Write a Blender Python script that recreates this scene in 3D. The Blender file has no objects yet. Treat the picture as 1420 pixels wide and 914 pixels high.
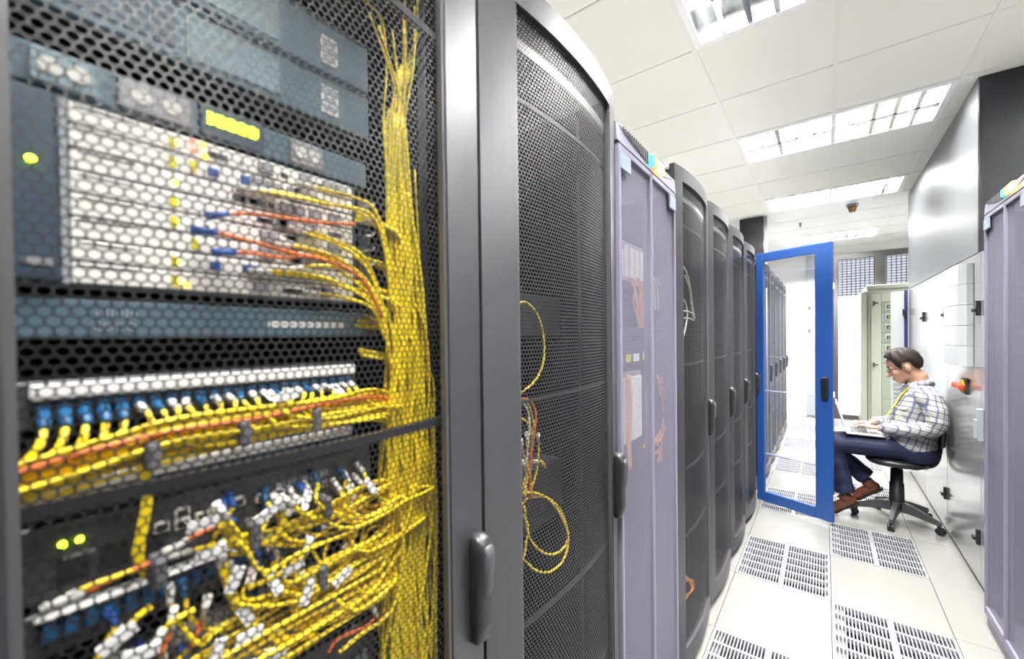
import bpy, math, random
import numpy as np
from mathutils import Vector, Matrix
random.seed(7)
scene = bpy.context.scene
col = scene.collection

# ------------------------------------------------------------------ camera, world, exposure
FPX, YAW, PITCH, ROLL, U0, V0, CAMH = 562.756, .6423, -.0104, -.0120, 722.71, 472.88, 1.5
_cy, _sy = math.cos(YAW), math.sin(YAW)
_F = np.array([-_sy, _cy, 0.]); _R = np.array([_cy, _sy, 0.]); _U = np.array([0, 0, 1.])
_F2 = _F*math.cos(PITCH)+_U*math.sin(PITCH); _U2 = _U*math.cos(PITCH)-_F*math.sin(PITCH)
_R3 = _R*math.cos(ROLL)+_U2*math.sin(ROLL); _U3 = _U2*math.cos(ROLL)-_R*math.sin(ROLL)
camd = bpy.data.cameras.new('camera'); cam = bpy.data.objects.new('camera', camd); col.objects.link(cam)
cam.matrix_world = Matrix(((_R3[0], _U3[0], -_F2[0], 0), (_R3[1], _U3[1], -_F2[1], 0), (_R3[2], _U3[2], -_F2[2], CAMH), (0, 0, 0, 1)))
camd.sensor_fit = 'HORIZONTAL'; camd.sensor_width = 36; camd.lens = FPX/1420*36
camd.shift_x = (710-U0)/1420; camd.shift_y = (V0-457)/1420
camd.clip_start = .02; camd.clip_end = 60
camd.dof.use_dof = True; camd.dof.focus_distance = 1.8; camd.dof.aperture_fstop = 2.7
scene.camera = cam
world = bpy.data.worlds.new('daylight'); scene.world = world; world.use_nodes = True
world.node_tree.nodes['Background'].inputs[0].default_value = (.93, .96, 1, 1)
world.node_tree.nodes['Background'].inputs[1].default_value = 1.6
vs = scene.view_settings
vs.view_transform = 'Standard'; vs.look = 'None'; vs.gamma = 1; vs.use_curve_mapping = False
vs.exposure = 1.85
LAMP = 34.0          # watts of one lamp strip in a ceiling light
try:
    scene.cycles.use_denoising = True
    scene.cycles.max_bounces = 9; scene.cycles.diffuse_bounces = 5; scene.cycles.glossy_bounces = 4
    scene.cycles.sample_clamp_indirect = 6
    scene.cycles.caustics_reflective = False; scene.cycles.caustics_refractive = False
except Exception:
    pass

def at(u, v, ax, val):
    """the point of the place, on the plane axis=val, that a surveyed direction meets"""
    d = _F2+_R3*(u-U0)/FPX-_U3*(v-V0)/FPX
    o = np.array([0, 0, CAMH]); t = (val-o[ax])/d[ax]
    return tuple(float(k) for k in o+t*d)

# ------------------------------------------------------------------ helpers
def mat(name, c, rough=.5, metal=0., var=.05, scale=60., bump=0., emit=0., spec=.5, coat=0.):
    m = bpy.data.materials.new(name); m.use_nodes = True
    nt = m.node_tree; b = nt.nodes['Principled BSDF']
    b.inputs['Roughness'].default_value = rough; b.inputs['Metallic'].default_value = metal
    b.inputs['Specular IOR Level'].default_value = spec
    b.inputs['Coat Weight'].default_value = coat
    tc = nt.nodes.new('ShaderNodeTexCoord'); nz = nt.nodes.new('ShaderNodeTexNoise')
    nz.inputs['Scale'].default_value = scale; nz.inputs['Detail'].default_value = 3
    nt.links.new(tc.outputs['Object'], nz.inputs['Vector'])
    mx = nt.nodes.new('ShaderNodeMix'); mx.data_type = 'RGBA'
    mx.inputs[6].default_value = (*[max(0, k*(1-var)) for k in c], 1)
    mx.inputs[7].default_value = (*[min(1, k*(1+var)) for k in c], 1)
    nt.links.new(nz.outputs['Fac'], mx.inputs[0]); nt.links.new(mx.outputs[2], b.inputs['Base Color'])
    if bump:
        bp = nt.nodes.new('ShaderNodeBump'); bp.inputs['Strength'].default_value = bump; bp.inputs['Distance'].default_value = .002
        nt.links.new(nz.outputs['Fac'], bp.inputs['Height']); nt.links.new(bp.outputs['Normal'], b.inputs['Normal'])
    if emit:
        b.inputs['Emission Color'].default_value = (*c, 1); b.inputs['Emission Strength'].default_value = emit
    return m

WLOC = {}
class MB:
    def __init__(s): s.v = []; s.f = []; s.sm = []
    def add(s, vs_, fs, smooth=False):
        o = len(s.v); s.v += [tuple(p) for p in vs_]; s.f += [tuple(i+o for i in f) for f in fs]; s.sm += [smooth]*len(fs); return s
    def box(s, x0, x1, y0, y1, z0, z1):
        return s.add([(x0,y0,z0),(x1,y0,z0),(x1,y1,z0),(x0,y1,z0),(x0,y0,z1),(x1,y0,z1),(x1,y1,z1),(x0,y1,z1)],
                     [(0,3,2,1),(4,5,6,7),(0,1,5,4),(1,2,6,5),(2,3,7,6),(3,0,4,7)])
    def bbox(s, x0, x1, y0, y1, z0, z1, b=.004):
        """box with chamfered edges"""
        P = []
        for z, i in ((z0, b), (z0+b, 0), (z1-b, 0), (z1, b)):
            xa, xb, ya, yb = x0+i, x1-i, y0+i, y1-i; k = b if i == 0 else b*.4
            P.append([(xa+k,ya,z),(xb-k,ya,z),(xb,ya+k,z),(xb,yb-k,z),(xb-k,yb,z),(xa+k,yb,z),(xa,yb-k,z),(xa,ya+k,z)])
        return s.rings(P, cap=True, smooth=False)
    def rings(s, P, cap=True, smooth=True, closed=False):
        n = len(P[0]); vs_ = [p for r in P for p in r]; fs = []
        m = len(P)
        for i in range(m-1 if not closed else m):
            a, b2 = i*n, ((i+1) % m)*n
            for j in range(n):
                k = (j+1) % n; fs.append((a+j, a+k, b2+k, b2+j))
        o = len(s.v); s.add(vs_, fs, smooth)
        if cap and not closed:
            s.f.append(tuple(o+j for j in range(n-1, -1, -1))); s.sm.append(False)
            s.f.append(tuple(o+(m-1)*n+j for j in range(n))); s.sm.append(False)
        return s
    def tube(s, path, r, n=6, cap=True):
        path = [Vector(p) for p in path]; P = []; prev = None
        for i, p in enumerate(path):
            t = (path[min(i+1, len(path)-1)]-path[max(i-1, 0)])
            if t.length < 1e-9: t = Vector((0, 0, 1))
            t.normalize()
            if prev is None:
                a = t.orthogonal().normalized()
            else:
                a = prev-t*prev.dot(t)
                a = a.normalized() if a.length > 1e-6 else t.orthogonal().normalized()
            prev = a; b = t.cross(a); rr = r[i] if isinstance(r, (list, tuple)) else r
            P.append([p+(a*math.cos(2*math.pi*k/n)+b*math.sin(2*math.pi*k/n))*rr for k in range(n)])
        return s.rings(P, cap)
    def cyl(s, c, r, h, n=20, axis=2, r2=None):
        a = [0, 0, 0]; a[axis] = h; c = Vector(c)
        return s.tube([c, c+Vector(a)], [r, r if r2 is None else r2], n)
    def build(s, name, m, parent=None, loc=None):
        """parent: an object already placed; loc: origin for a root mesh"""
        off = WLOC[parent.name] if parent is not None else (loc or (0, 0, 0))
        me = bpy.data.meshes.new(name)
        me.from_pydata([(p[0]-off[0], p[1]-off[1], p[2]-off[2]) for p in s.v], [], s.f)
        me.polygons.foreach_set('use_smooth', s.sm)
        me.materials.append(m); me.update()
        o = bpy.data.objects.new(name, me); col.objects.link(o)
        if parent is not None: o.parent = parent
        else: o.location = off
        WLOC[o.name] = off
        return o

def tag(o, label=None, cat=None, group=None, kind=None):
    if label: o['label'] = label
    if cat: o['category'] = cat
    if group: o['group'] = group
    if kind: o['kind'] = kind
    return o
def empty(name, loc, label=None, cat=None, group=None, rz=0):
    o = bpy.data.objects.new(name, None); o.empty_display_size = .1; o.location = loc; o.rotation_euler[2] = rz
    col.objects.link(o); WLOC[o.name] = tuple(loc); return tag(o, label, cat, group)
def share(src, name, parent, loc):
    """another piece that shares the mesh of src, child of parent, moved to loc (relative to the parent)"""
    o = src.copy(); o.name = name; col.objects.link(o); o.parent = parent; o.location = loc; WLOC[o.name] = WLOC.get(src.name, (0,0,0)); return o
def copy_tree(o, parent=None):
    c = o.copy(); col.objects.link(c); c.parent = parent
    for ch in o.children: copy_tree(ch, c)
    return c
def kids(o): return list(o.children)
def spline(pts, k=6):
    """Catmull-Rom through pts"""
    P = [Vector(p) for p in pts]; P = [P[0]*2-P[1]]+P+[P[-1]*2-P[-2]]; out = []
    for i in range(1, len(P)-2):
        a, b, c, d = P[i-1:i+3]
        for j in range(k):
            t = j/k
            out.append(.5*((2*b)+(c-a)*t+(2*a-5*b+4*c-d)*t*t+(3*b-a-3*c+d)*t**3))
    out.append(P[-2]); return out

# ------------------------------------------------------------------ materials
M = {}
M['rack'] = mat('black_powder_coat', (.115,.112,.122), .42, .82, .12, 300, .12)
M['rack_in'] = mat('rack_inside', (.018,.018,.022), .6, 0, .1)
M['roof'] = mat('bounce_roof', (.45,.45,.45), .5, 0, .05)  # pale unseen rack roofs, coloured to bounce light onto the ceiling
M['sheet'] = mat('perforated_black', (.019,.019,.021), .42, .3, .05, 200)
M['sheet2'] = mat('perforated_grey', (.05,.05,.054), .42, .3, .05, 200)
M['stiff'] = mat('stiffener_steel', (.026,.026,.029), .4, .2)
M['lip'] = mat('door_lip', (.12,.12,.125), .4, .4)
M['black'] = mat('black_plastic', (.016,.016,.018), .38, 0, .1)
M['blackgloss'] = mat('black_gloss_panel', (.012,.014,.02), .4, 0, .1)
M['dgrey'] = mat('dark_grey_plastic', (.06,.062,.068), .42, 0, .1)
M['grey'] = mat('mid_grey_metal', (.30,.30,.32), .4, .3, .08)
M['silver'] = mat('silver_metal', (.62,.62,.63), .3, .8, .05)
M['lilac'] = mat('lilac_grey_paint', (.225,.213,.28), .42, .1, .05, 200, .05)
M['lilacsheet'] = mat('lilac_perforated', (.25,.24,.31), .5, .1, .05)
M['latch'] = mat('grey_blue_latch', (.25,.30,.36), .4, 0)
M['slate'] = mat('slate_blue_bezel', (.082,.140,.178), .5, 0, .08)
M['slate_hi'] = mat('slate_light_vent', (.22,.30,.34), .6, 0, .5, 420)
M['slate_dk'] = mat('slate_dark', (.022,.045,.070), .5, 0, .08)
M['card'] = mat('line_card_white', (.88,.87,.83), .5, 0, .05)
M['white'] = mat('white_plastic', (.85,.85,.86), .4, 0, .03)
M['label'] = mat('white_label', (.88,.88,.88), .6, 0, .05, 500)
M['yellow'] = mat('yellow_cable', (.92,.70,.01), .4, 0, .1, 30)
M['yellow2'] = mat('yellow_cable_deep', (.84,.68,.012), .4, 0, .1, 30)
M['orange'] = mat('orange_cable', (.78,.17,.03), .4, 0, .1, 30)
M['tan'] = mat('tan_cable', (.72,.40,.16), .5, 0, .1, 30)
M['cream'] = mat('cream_cable', (.75,.72,.58), .45, 0, .05)
M['boot'] = mat('cable_boot', (.72,.71,.66), .5, 0, .05)
M['bluep'] = mat('blue_plug', (.012,.10,.24), .4, 0, .15, 200)
M['blue2'] = mat('blue_lever', (.02,.10,.42), .4, 0, .1)
M['yel_tab'] = mat('yellow_tab', (.78,.68,.02), .5, 0)
M['strap'] = mat('grey_strap', (.13,.13,.14), .8, 0, .15, 400)
M['green_led'] = mat('green_led', (.62,.95,.02), .4, emit=4)
M['lcd'] = mat('yellow_green_display', (.66,.90,.02), .4, emit=1.6)
M['red_led'] = mat('red_led', (.95,.12,.06), .4, emit=1.5)
M['amber'] = mat('amber_led', (1,.55,.02), .4, emit=3)
M['teal'] = mat('teal_led', (.03,.65,.5), .4, emit=1.5)
M['redlamp'] = mat('red_lamp', (1,.10,.02), .4, emit=2.2)
M['yellowlamp'] = mat('yellow_lamp', (1,.72,.06), .4, emit=5)
M['dblue'] = mat('blue_door_paint', (.019,.078,.29), .35, .05, .05, 100)
M['rod'] = mat('pale_rod', (.50,.50,.66), .4, .2)
M['bluesheet'] = mat('pale_blue_mesh', (.42,.45,.62), .5, .1)
M['tile'] = mat('floor_laminate', (.225,.223,.209), .22, 0, .025, 150, .02)
M['ventw'] = mat('vent_tile_enamel', (.23,.235,.25), .35, 0, .03)
M['under'] = mat('plenum_blue_grey', (.045,.045,.11), .8, 0, .1, 10)
M['ceil'] = mat('ceiling_tile', (.86,.85,.80), .75, 0, .02, 300, .05)
M['ceil_far_lit'] = mat('ceiling_tile_far_lit', (.80,.80,.80), .35, 0, .01)  # neutral white gloss stands in for stronger light over the far end
M['tbar'] = mat('ceiling_bar', (.83,.82,.79), .5, 0, .02)
M['wall'] = mat('white_wall', (.70,.70,.70), .6, 0, .02, 20)
M['wallg'] = mat('grey_wall', (.16,.16,.17), .6, 0, .02, 20)
M['metalwall'] = mat('satin_metal_wall', (.23,.24,.255), .40, .5, .04, 4)
M['cabinet'] = mat('glossy_cabinet', (.50,.50,.51), .20, .6, .03, 6)
M['cabw'] = mat('white_enamel_cabinet', (.55,.56,.58), .3, 0, .02)
M['sage'] = mat('grey_green_enamel', (.27,.285,.235), .4, 0, .03)
M['sage2'] = mat('grey_green_panel', (.19,.215,.165), .45, 0, .03)
M['frame'] = mat('dark_bronze_frame', (.075,.07,.072), .4, .4, .1)
M['boxw'] = mat('white_grey_box', (.50,.52,.54), .4, 0, .03)
M['meterg'] = mat('green_reading', (.16,.19,.02), .5)
M['navy'] = mat('navy_edge', (.03,.035,.12), .4, 0)
M['reflector'] = mat('lamp_reflector', (.42,.43,.43), .25, 1.0, .02)
M['blade'] = mat('louvre_blade', (.80,.81,.80), .14, 1.0, .02)
M['housing'] = mat('lamp_housing', (.92,.93,.93), .5, 0, .02)
M['brass'] = mat('brass_detector', (.22,.13,.03), .4, .4)
M['devgrey'] = mat('pale_grey_box', (.32,.345,.375), .4, 0, .03)

def glass_mat(name, tint, rough, bump_scale=None, kind='brick'):
    m = bpy.data.materials.new(name); m.use_nodes = True; nt = m.node_tree; b = nt.nodes['Principled BSDF']
    b.inputs['Base Color'].default_value = (*tint, 1); b.inputs['Roughness'].default_value = rough
    b.inputs['Transmission Weight'].default_value = .9; b.inputs['IOR'].default_value = 1.2
    tc = nt.nodes.new('ShaderNodeTexCoord')
    if kind == 'brick':
        br = nt.nodes.new('ShaderNodeTexBrick'); br.inputs['Scale'].default_value = 1; br.offset = 0
        br.inputs['Brick Width'].default_value = .06; br.inputs['Row Height'].default_value = .045; br.inputs['Mortar Size'].default_value = .007
        br.inputs['Color1'].default_value = (*tint, 1); br.inputs['Color2'].default_value = (*[k*.9 for k in tint], 1); br.inputs['Mortar'].default_value = (.03,.03,.035,1)
        mp = nt.nodes.new('ShaderNodeMapping'); mp.inputs['Rotation'].default_value = (math.pi/2, 0, 0)
        nt.links.new(tc.outputs['Object'], mp.inputs['Vector']); nt.links.new(mp.outputs['Vector'], br.inputs['Vector'])
        nt.links.new(br.outputs['Color'], b.inputs['Base Color'])
    if bump_scale:
        nz = nt.nodes.new('ShaderNodeTexNoise'); nz.inputs['Scale'].default_value = bump_scale
        bp = nt.nodes.new('ShaderNodeBump'); bp.inputs['Strength'].default_value = .6; bp.inputs['Distance'].default_value = .02
        nt.links.new(tc.outputs['Object'], nz.inputs['Vector']); nt.links.new(nz.outputs['Fac'], bp.inputs['Height']); nt.links.new(bp.outputs['Normal'], b.inputs['Normal'])
    return m
M['wired'] = glass_mat('wired_glass', (.20,.205,.22), .3, 14)
M['frost'] = glass_mat('frosted_glass', (.95,.96,.98), .5, None, 'none')

# ================================================================== THE SETTING
CEIL = 2.996
TX0, TW, TY0, TL = -.4586, .4825, 2.2430, .5944
tx = lambda i: TX0+TW*i
ty = lambda j: TY0+TL*j
ROOM = (-3.4, 2.6, -3.6, 9.0)
# floor: plenum slab below, laminate field at the sides, single tiles along the aisle
fl = MB().box(ROOM[0], ROOM[1], ROOM[2], ROOM[3]+.6, -.46, -.42).build('floor', M['under']); tag(fl, kind='structure', label='raised floor of white laminate and slotted vent tiles')
FI0, FI1, FJ0, FJ1 = -1, 5, -3, 12
x0, x1, y0, y1 = tx(FI0), tx(FI1), ty(FJ0), ty(FJ1)
fs = MB()
fs.box(ROOM[0], x0, ROOM[2], ROOM[3]+.6, -.04, 0).box(x1, ROOM[1], ROOM[2], ROOM[3]+.6, -.04, 0)
fs.box(x0, x1, ROOM[2], y0, -.04, 0).box(x0, x1, y1, ROOM[3]+.6, -.04, 0)
fs.build('floor_field', M['tile'], fl)
tile0 = MB().bbox(.0012, TW-.0012, .0012, TL-.0012, -.035, 0, .0012)
def vent_mesh():
    b = MB(); g = .012
    xs = []; nx = 15
    half = (TW-2*g-.022)/2; pit = half/nx
    for h in range(2):
        s0 = g+h*(half+.022)
        for k in range(nx): xs.append((s0+k*pit+pit*.22, s0+k*pit+pit*.84))
    ys = []; ny = 6; pl = (TL-2*g)/ny
    for k in range(ny): ys.append((g+k*pl+.008, g+(k+1)*pl-.008))
    X = [.0012]+[c for p in xs for c in p]+[TW-.0012]; Y = [.0012]+[c for p in ys for c in p]+[TL-.0012]
    vid = {}
    vs_ = []; fs_ = []
    def V(i, j, z):
        if (i, j, z) not in vid: vid[(i, j, z)] = len(vs_); vs_.append((X[i], Y[j], 0 if z == 0 else -.022))
        return vid[(i, j, z)]
    for i in range(len(X)-1):
        for j in range(len(Y)-1):
            if i % 2 == 1 and j % 2 == 1:
                q = [(i, j), (i+1, j), (i+1, j+1), (i, j+1)]
                for k in range(4):
                    a, c = q[k], q[(k+1) % 4]
                    fs_.append((V(*a, 0), V(*c, 0), V(*c, 1), V(*a, 1)))
            else:
                fs_.append((V(i, j, 0), V(i+1, j, 0), V(i+1, j+1, 0), V(i, j+1, 0)))
    b.add(vs_, fs_)
    # stiffening pan under the left edge and the middle of the tile
    for a, c in ((.004, .055), (TW/2-.012, TW/2+.012), (TW-.03, TW-.004)):
        b.box(a, c, .004, TL-.004, -.034, -.024)
    return b
tsrc = vsrc = None
for i in range(FI0, FI1):
    for j in range(FJ0, FJ1):
        vent = (i == 0 and j % 2 == 1) or (i == 1 and j % 2 == 0)
        if vent:
            if vsrc is None: vsrc = vent_mesh().build('vent_tile', M['ventw'], fl); vsrc.location = (tx(i), ty(j), 0)
            else: share(vsrc, 'vent_tile', fl, (tx(i), ty(j), 0))
        else:
            if tsrc is None: tsrc = tile0.build('floor_tile', M['tile'], fl); tsrc.location = (tx(i), ty(j), 0)
            else: share(tsrc, 'floor_tile', fl, (tx(i), ty(j), 0))

# ceiling: slab above, tiles, bars
cl = MB().box(ROOM[0], ROOM[1], ROOM[2], ROOM[3]+.6, CEIL+.16, CEIL+.2).build('ceiling', M['wall']); tag(cl, kind='structure', label='suspended ceiling of square white tiles')
CX0, CY0 = -.5448, 2.2848
cxl = lambda i: CX0+.6*i
cyl_ = lambda j: CY0+.6*j
CI0, CI1, CJ0, CJ1 = -5, 5, -9, 12
LIGHTS = {-4: 1.0, -1: 1.0, 2: 1.0, 5: 1.0, 9: 2.6}       # troffer rows over the aisle, at i = 0, 1
SIDE_FILL = [(-4, -4), (-4, -1), (-4, 2), (-4, 5), (-4, 9)]                        # unseen troffers added behind the racks to brighten the ceiling
SIDE_FILL_R = [(3, 7), (3, -4), (3, -1)]  # unseen troffers added on the right as extra fill light
taken = {(i, j) for j in LIGHTS for i in (0, 1)} | {(i+k, j) for i, j in SIDE_FILL+SIDE_FILL_R for k in (0, 1)}
csrc = csrc2 = None
for i in range(CI0, CI1):
    for j in range(CJ0, CJ1):
        if (i, j) in taken: continue
        new = j >= 6  # far rows, whose stronger light is put into the tile colour
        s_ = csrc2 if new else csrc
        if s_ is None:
            s_ = MB().bbox(.006, .594, .006, .594, 0, .02, .003).build('ceiling_tile', M['ceil_far_lit'] if new else M['ceil'], cl); s_.location = (cxl(i), cyl_(j), CEIL)
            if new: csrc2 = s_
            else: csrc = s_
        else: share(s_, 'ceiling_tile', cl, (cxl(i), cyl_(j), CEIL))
b1 = MB().box(-.012, .012, cyl_(CJ0), cyl_(CJ1), -.004, .012).build('ceiling_bar', M['tbar'], cl); b1.location = (cxl(CI0), 0, CEIL)
for i in range(CI0+1, CI1+1): share(b1, 'ceiling_bar', cl, (cxl(i), 0, CEIL))
b2 = MB().box(cxl(CI0), cxl(CI1), -.005, .005, -.003, .012).build('ceiling_cross_bar', M['tbar'], cl); b2.location = (0, cyl_(CJ0), CEIL)
for j in range(CJ0+1, CJ1+1): share(b2, 'ceiling_cross_bar', cl, (0, cyl_(j), CEIL))

# walls
tag(MB().box(ROOM[0]-.1, ROOM[0], ROOM[2], ROOM[3]+.6, -.46, CEIL+.2).build('wall_left', M['wall']), kind='structure')
tag(MB().box(ROOM[1], ROOM[1]+.1, ROOM[2], ROOM[3]+.6, -.46, CEIL+.2).build('wall_right', M['wall']), kind='structure')
tag(MB().box(ROOM[0], ROOM[1], ROOM[2]-.1, ROOM[2], -.46, CEIL+.2).build('wall_back', M['wallg']), kind='structure')
WX0, WX1, WZ = .12, 1.75, 2.86
EY = ROOM[3]
wf = MB().box(ROOM[0], WX0, EY, EY+.1, -.46, CEIL+.2).box(WX1, ROOM[1], EY, EY+.1, -.46, CEIL+.2).box(WX0, WX1, EY, EY+.1, WZ, CEIL+.2).box(WX0, WX1, EY, EY+.1, -.46, 0)
tag(wf.build('wall_far', M['wall']), kind='structure')

# glazed partition at the far end
def partition(name, x0, x1, split, glass):
    r = empty(name, ((x0+x1)/2, EY+.03, 0)); tag(r, kind='structure', label='dark framed glazed door at the far end of the aisle')
    f = MB()
    f.box(x0, x0+.07, EY-.02, EY+.08, 0, WZ).box(x1-.07, x1, EY-.02, EY+.08, 0, WZ).box(x0+.07, x1-.07, EY-.02, EY+.08, WZ-.09, WZ).box(x0+.07, x1-.07, EY-.02, EY+.08, 0, .08)
    f.build('window_frame', M['frame'], r)
    MB().box(x0+.075, x1-.075, EY-.012, EY+.07, split-.012, split+.012).build('transom', M['devgrey'], r)
    MB().box(x0+.07, x1-.07, EY+.03, EY+.045, split, WZ-.09).build('wired_pane', M['wired'], r)
    MB().box(x0+.07, x1-.07, EY+.03, EY+.045, .08, split).build('frosted_pane', glass, r)
    return r
partition('window_1', WX0, .74, 2.12, M['frost'])
partition('window_2', .74, WX1, 1.95, M['wired'])
# pale door in the far wall, seen through the blue rack door
dr = empty('door_1', (-.02, EY-.02, 0)); tag(dr, kind='structure', label='pale grey flush door in the far wall')
MB().bbox(-.26, .10, EY-.05, EY-.002, .02, 2.88, .004).build('door_leaf', M['devgrey'], dr)
for z in (1.55, 1.95): MB().bbox(-.235, -.20, EY-.09, EY-.05, z, z+.03, .004).build('door_handle', M['dgrey'], dr)

# ceiling lights
def troffer(i, j, power, label, group=None):
    xa, xb, ya, yb = cxl(i)+.012, cxl(i+2)-.012, cyl_(j)+.01, cyl_(j+1)-.01; z = CEIL
    r = empty('ceiling_light', ((xa+xb)/2, (ya+yb)/2, z), label, 'ceiling light', 'louvred ceiling lights')
    f = MB()
    w = .03
    f.box(xa, xb, ya, ya+w, z-.006, z+.004).box(xa, xb, yb-w, yb, z-.006, z+.004).box(xa, xa+w, ya+w, yb-w, z-.006, z+.004).box(xb-w, xb, ya+w, yb-w, z-.006, z+.004)
    f.build('trim_frame', M['housing'], r)
    h = MB().box(xa, xb, ya, ya+.006, z+.004, z+.11).box(xa, xb, yb-.006, yb, z+.004, z+.11).box(xa, xa+.006, ya, yb, z+.004, z+.11).box(xb-.006, xb, ya, yb, z+.004, z+.11).box(xa, xb, ya, yb, z+.11, z+.116)
    h.build('housing', M['reflector'], r)
    nx = 10
    src = None
    def vee(p0, p1, top, bot):   # blade that is thicker at the foot, like a moulded louvre
        b = MB()
        (ax, ay), (bx, by) = p0, p1; d = Vector((bx-ax, by-ay, 0)).normalized(); n = Vector((-d.y, d.x, 0))
        P = []
        for zz, t in ((z+.085, .0015), (z+.05, .003), (z+.02, .007), (z+.0, .012)):
            P.append([Vector((ax, ay, zz))-n*t, Vector((bx, by, zz))-n*t, Vector((bx, by, zz))+n*t, Vector((ax, ay, zz))+n*t])
        return b.rings(P, True, False)
    for k in range(1, nx):
        x = xa+w+(xb-xa-2*w)*k/nx
        vee((x, ya+w), (x, yb-w), 0, 0).build('louvre_blade', M['blade'], r)
    ym = (ya+yb)/2
    vee((xa+w, ym), (xb-w, ym), 0, 0).build('louvre_blade', M['blade'], r)
    for k, dy in enumerate((-.14, .14)):
        ld = bpy.data.lights.new('lamp_strip', 'AREA'); ld.shape = 'RECTANGLE'; ld.size = 1.1; ld.size_y = .07
        ld.energy = LAMP*power; ld.color = (1, .99, .96)
        lo = bpy.data.objects.new('lamp_strip', ld); col.objects.link(lo); lo.parent = r; lo.location = (0, dy, .10)
    return r
names = {-7: 'louvred ceiling light farthest behind the camera', -4: 'louvred ceiling light just behind the camera', -1: 'louvred ceiling light cut off by the top edge of the photo',
         2: 'largest fully visible louvred ceiling light, above the blue door', 5: 'louvred ceiling light in front of the brass smoke detector', 9: 'smallest louvred ceiling light, just above the blue door top'}
for j, p in LIGHTS.items(): troffer(0, j, p, names[j])
for k, (i, j) in enumerate(SIDE_FILL): troffer(i, j, 1.0, 'unseen louvred light added behind the rack row to brighten the ceiling')
for k, (i, j) in enumerate(SIDE_FILL_R): troffer(i, j, 2.2 if j == 7 else 1.0, 'unseen louvred light added on the right to brighten the room')

# smoke detector and small sensor
sp = at(1182, 284, 2, CEIL)
sd = empty('smoke_detector', (sp[0], sp[1], CEIL-.06), 'brass coloured smoke detector hanging under the white ceiling', 'smoke detector')
MB().cyl((sp[0], sp[1], CEIL-.022), .058, .018, 20).build('base', M['devgrey'], sd)
MB().cyl((sp[0], sp[1], CEIL-.085), .030, .063, 20, r2=.046).build('sensor_head', M['brass'], sd)
sp = at(1110, 309, 2, CEIL)
o = MB().cyl((sp[0], sp[1], CEIL-.06), .010, .03, 10).cyl((sp[0], sp[1], CEIL-.032), .016, .028, 10).build('sprinkler', M['grey'], None, (sp[0], sp[1], CEIL-.06)); tag(o, 'tiny grey sprinkler head below the far ceiling', 'sprinkler')

# black cable riser from the rack tops to the ceiling
rr = empty('cable_riser', (-.745, 6.12, 2.2), 'tall black cable riser between rack tops and ceiling', 'cable riser')
MB().bbox(-.885, -.615, 5.97, 6.3, 2.216, CEIL-.005, .004).build('duct', M['black'], rr)
MB().box(-.605, -.58, 5.99, 6.02, 2.216, CEIL-.005).build('corner_post', M['devgrey'], rr)
MB().cyl((-.75, 5.97, 2.62), .008, -.004, 10, axis=1).build('bolt', M['silver'], rr)

# ================================================================== BLACK RACKS
RW = .6; RH = 2.2; Y_A = .547-.6
XE, BOW = -.500, .028
def bowx(y): s = (y-.3)/.296; return XE+BOW*(1-s*s)
def curved(b, y0, y1, z0, z1, th, n, back=0., front=0.):
    P = []
    for k in range(n+1):
        y = y0+(y1-y0)*k/n; x = bowx(y)
        P.append([(x-th-back, y, z0), (x+front, y, z0), (x+front, y, z1), (x-th-back, y, z1)])
    return b.rings(P, True, False)
def hexsheet(y0, y1, z0, z1, a, r, xf):
    dz = a*math.sqrt(3)/2; R = a/math.sqrt(3)
    nr = int((z1-z0)/dz); nc = int((y1-y0)/a)
    j, i = np.meshgrid(np.arange(nr+1), np.arange(nc+1), indexing='ij')
    cyv = y0+(i+.5*(j % 2))*a; czv = z0+j*dz
    ang = np.pi/6+np.arange(6)*np.pi/3
    cyv = cyv.ravel()[:, None]; czv = czv.ravel()[:, None]
    oy = cyv+R*np.cos(ang); oz = czv+R*np.sin(ang)
    iy = cyv+r*np.cos(ang); iz = czv+r*np.sin(ang)
    Yv = np.concatenate([oy, iy], 1).ravel(); Zv = np.concatenate([oz, iz], 1).ravel(); Xv = xf(Yv)
    n = cyv.shape[0]; base = (np.arange(n)*12)[:, None, None]
    k = np.arange(6); q = np.stack([k, (k+1) % 6, (k+1) % 6+6, k+6], 1)[None]
    F = (base+q).reshape(-1, 4)
    return np.stack([Xv, Yv, Zv], 1), F
def sheet_obj(name, VF, m, parent, off):
    V_, F = VF; me = bpy.data.meshes.new(name)
    me.vertices.add(len(V_)); me.vertices.foreach_set('co', (V_-np.array(off)).astype(np.float32).ravel())
    me.loops.add(F.size); me.loops.foreach_set('vertex_index', F.astype(np.int32).ravel())
    me.polygons.add(len(F)); me.polygons.foreach_set('loop_start', (np.arange(len(F))*4).astype(np.int32)); 
    me.update(calc_edges=True); me.validate(); me.materials.append(m)
    o = bpy.data.objects.new(name, me); col.objects.link(o); o.parent = parent; WLOC[o.name] = WLOC[parent.name]; return o
def rrect(x0, d, yc, w, z, n=14, back=.004):
    out = []
    for k in range(n):
        a_ = 2*math.pi*k/n; c_, s_ = math.cos(a_), math.sin(a_)
        out.append((x0-back+(d+back)*(.5+.5*math.copysign(abs(s_)**.6, s_)), yc+w*math.copysign(abs(c_)**.6, c_), z))
    return out
def door_handle(b, yc, zc, x0, h=.19):
    """swing handle: dark tapering dish"""
    P = []
    for t, w, d in ((0, .004, .006), (.015, .012, .014), (.05, .017, .022), (.2, .0195, .028), (.5, .0205, .027), (.58, .020, .030), (.85, .0205, .033), (.95, .018, .027), (.985, .013, .018), (1, .004, .008)):
        P.append(rrect(x0, d, yc, w, zc-h/2+h*t))
    return b.rings(P)
ST = .086      # stile width
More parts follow.
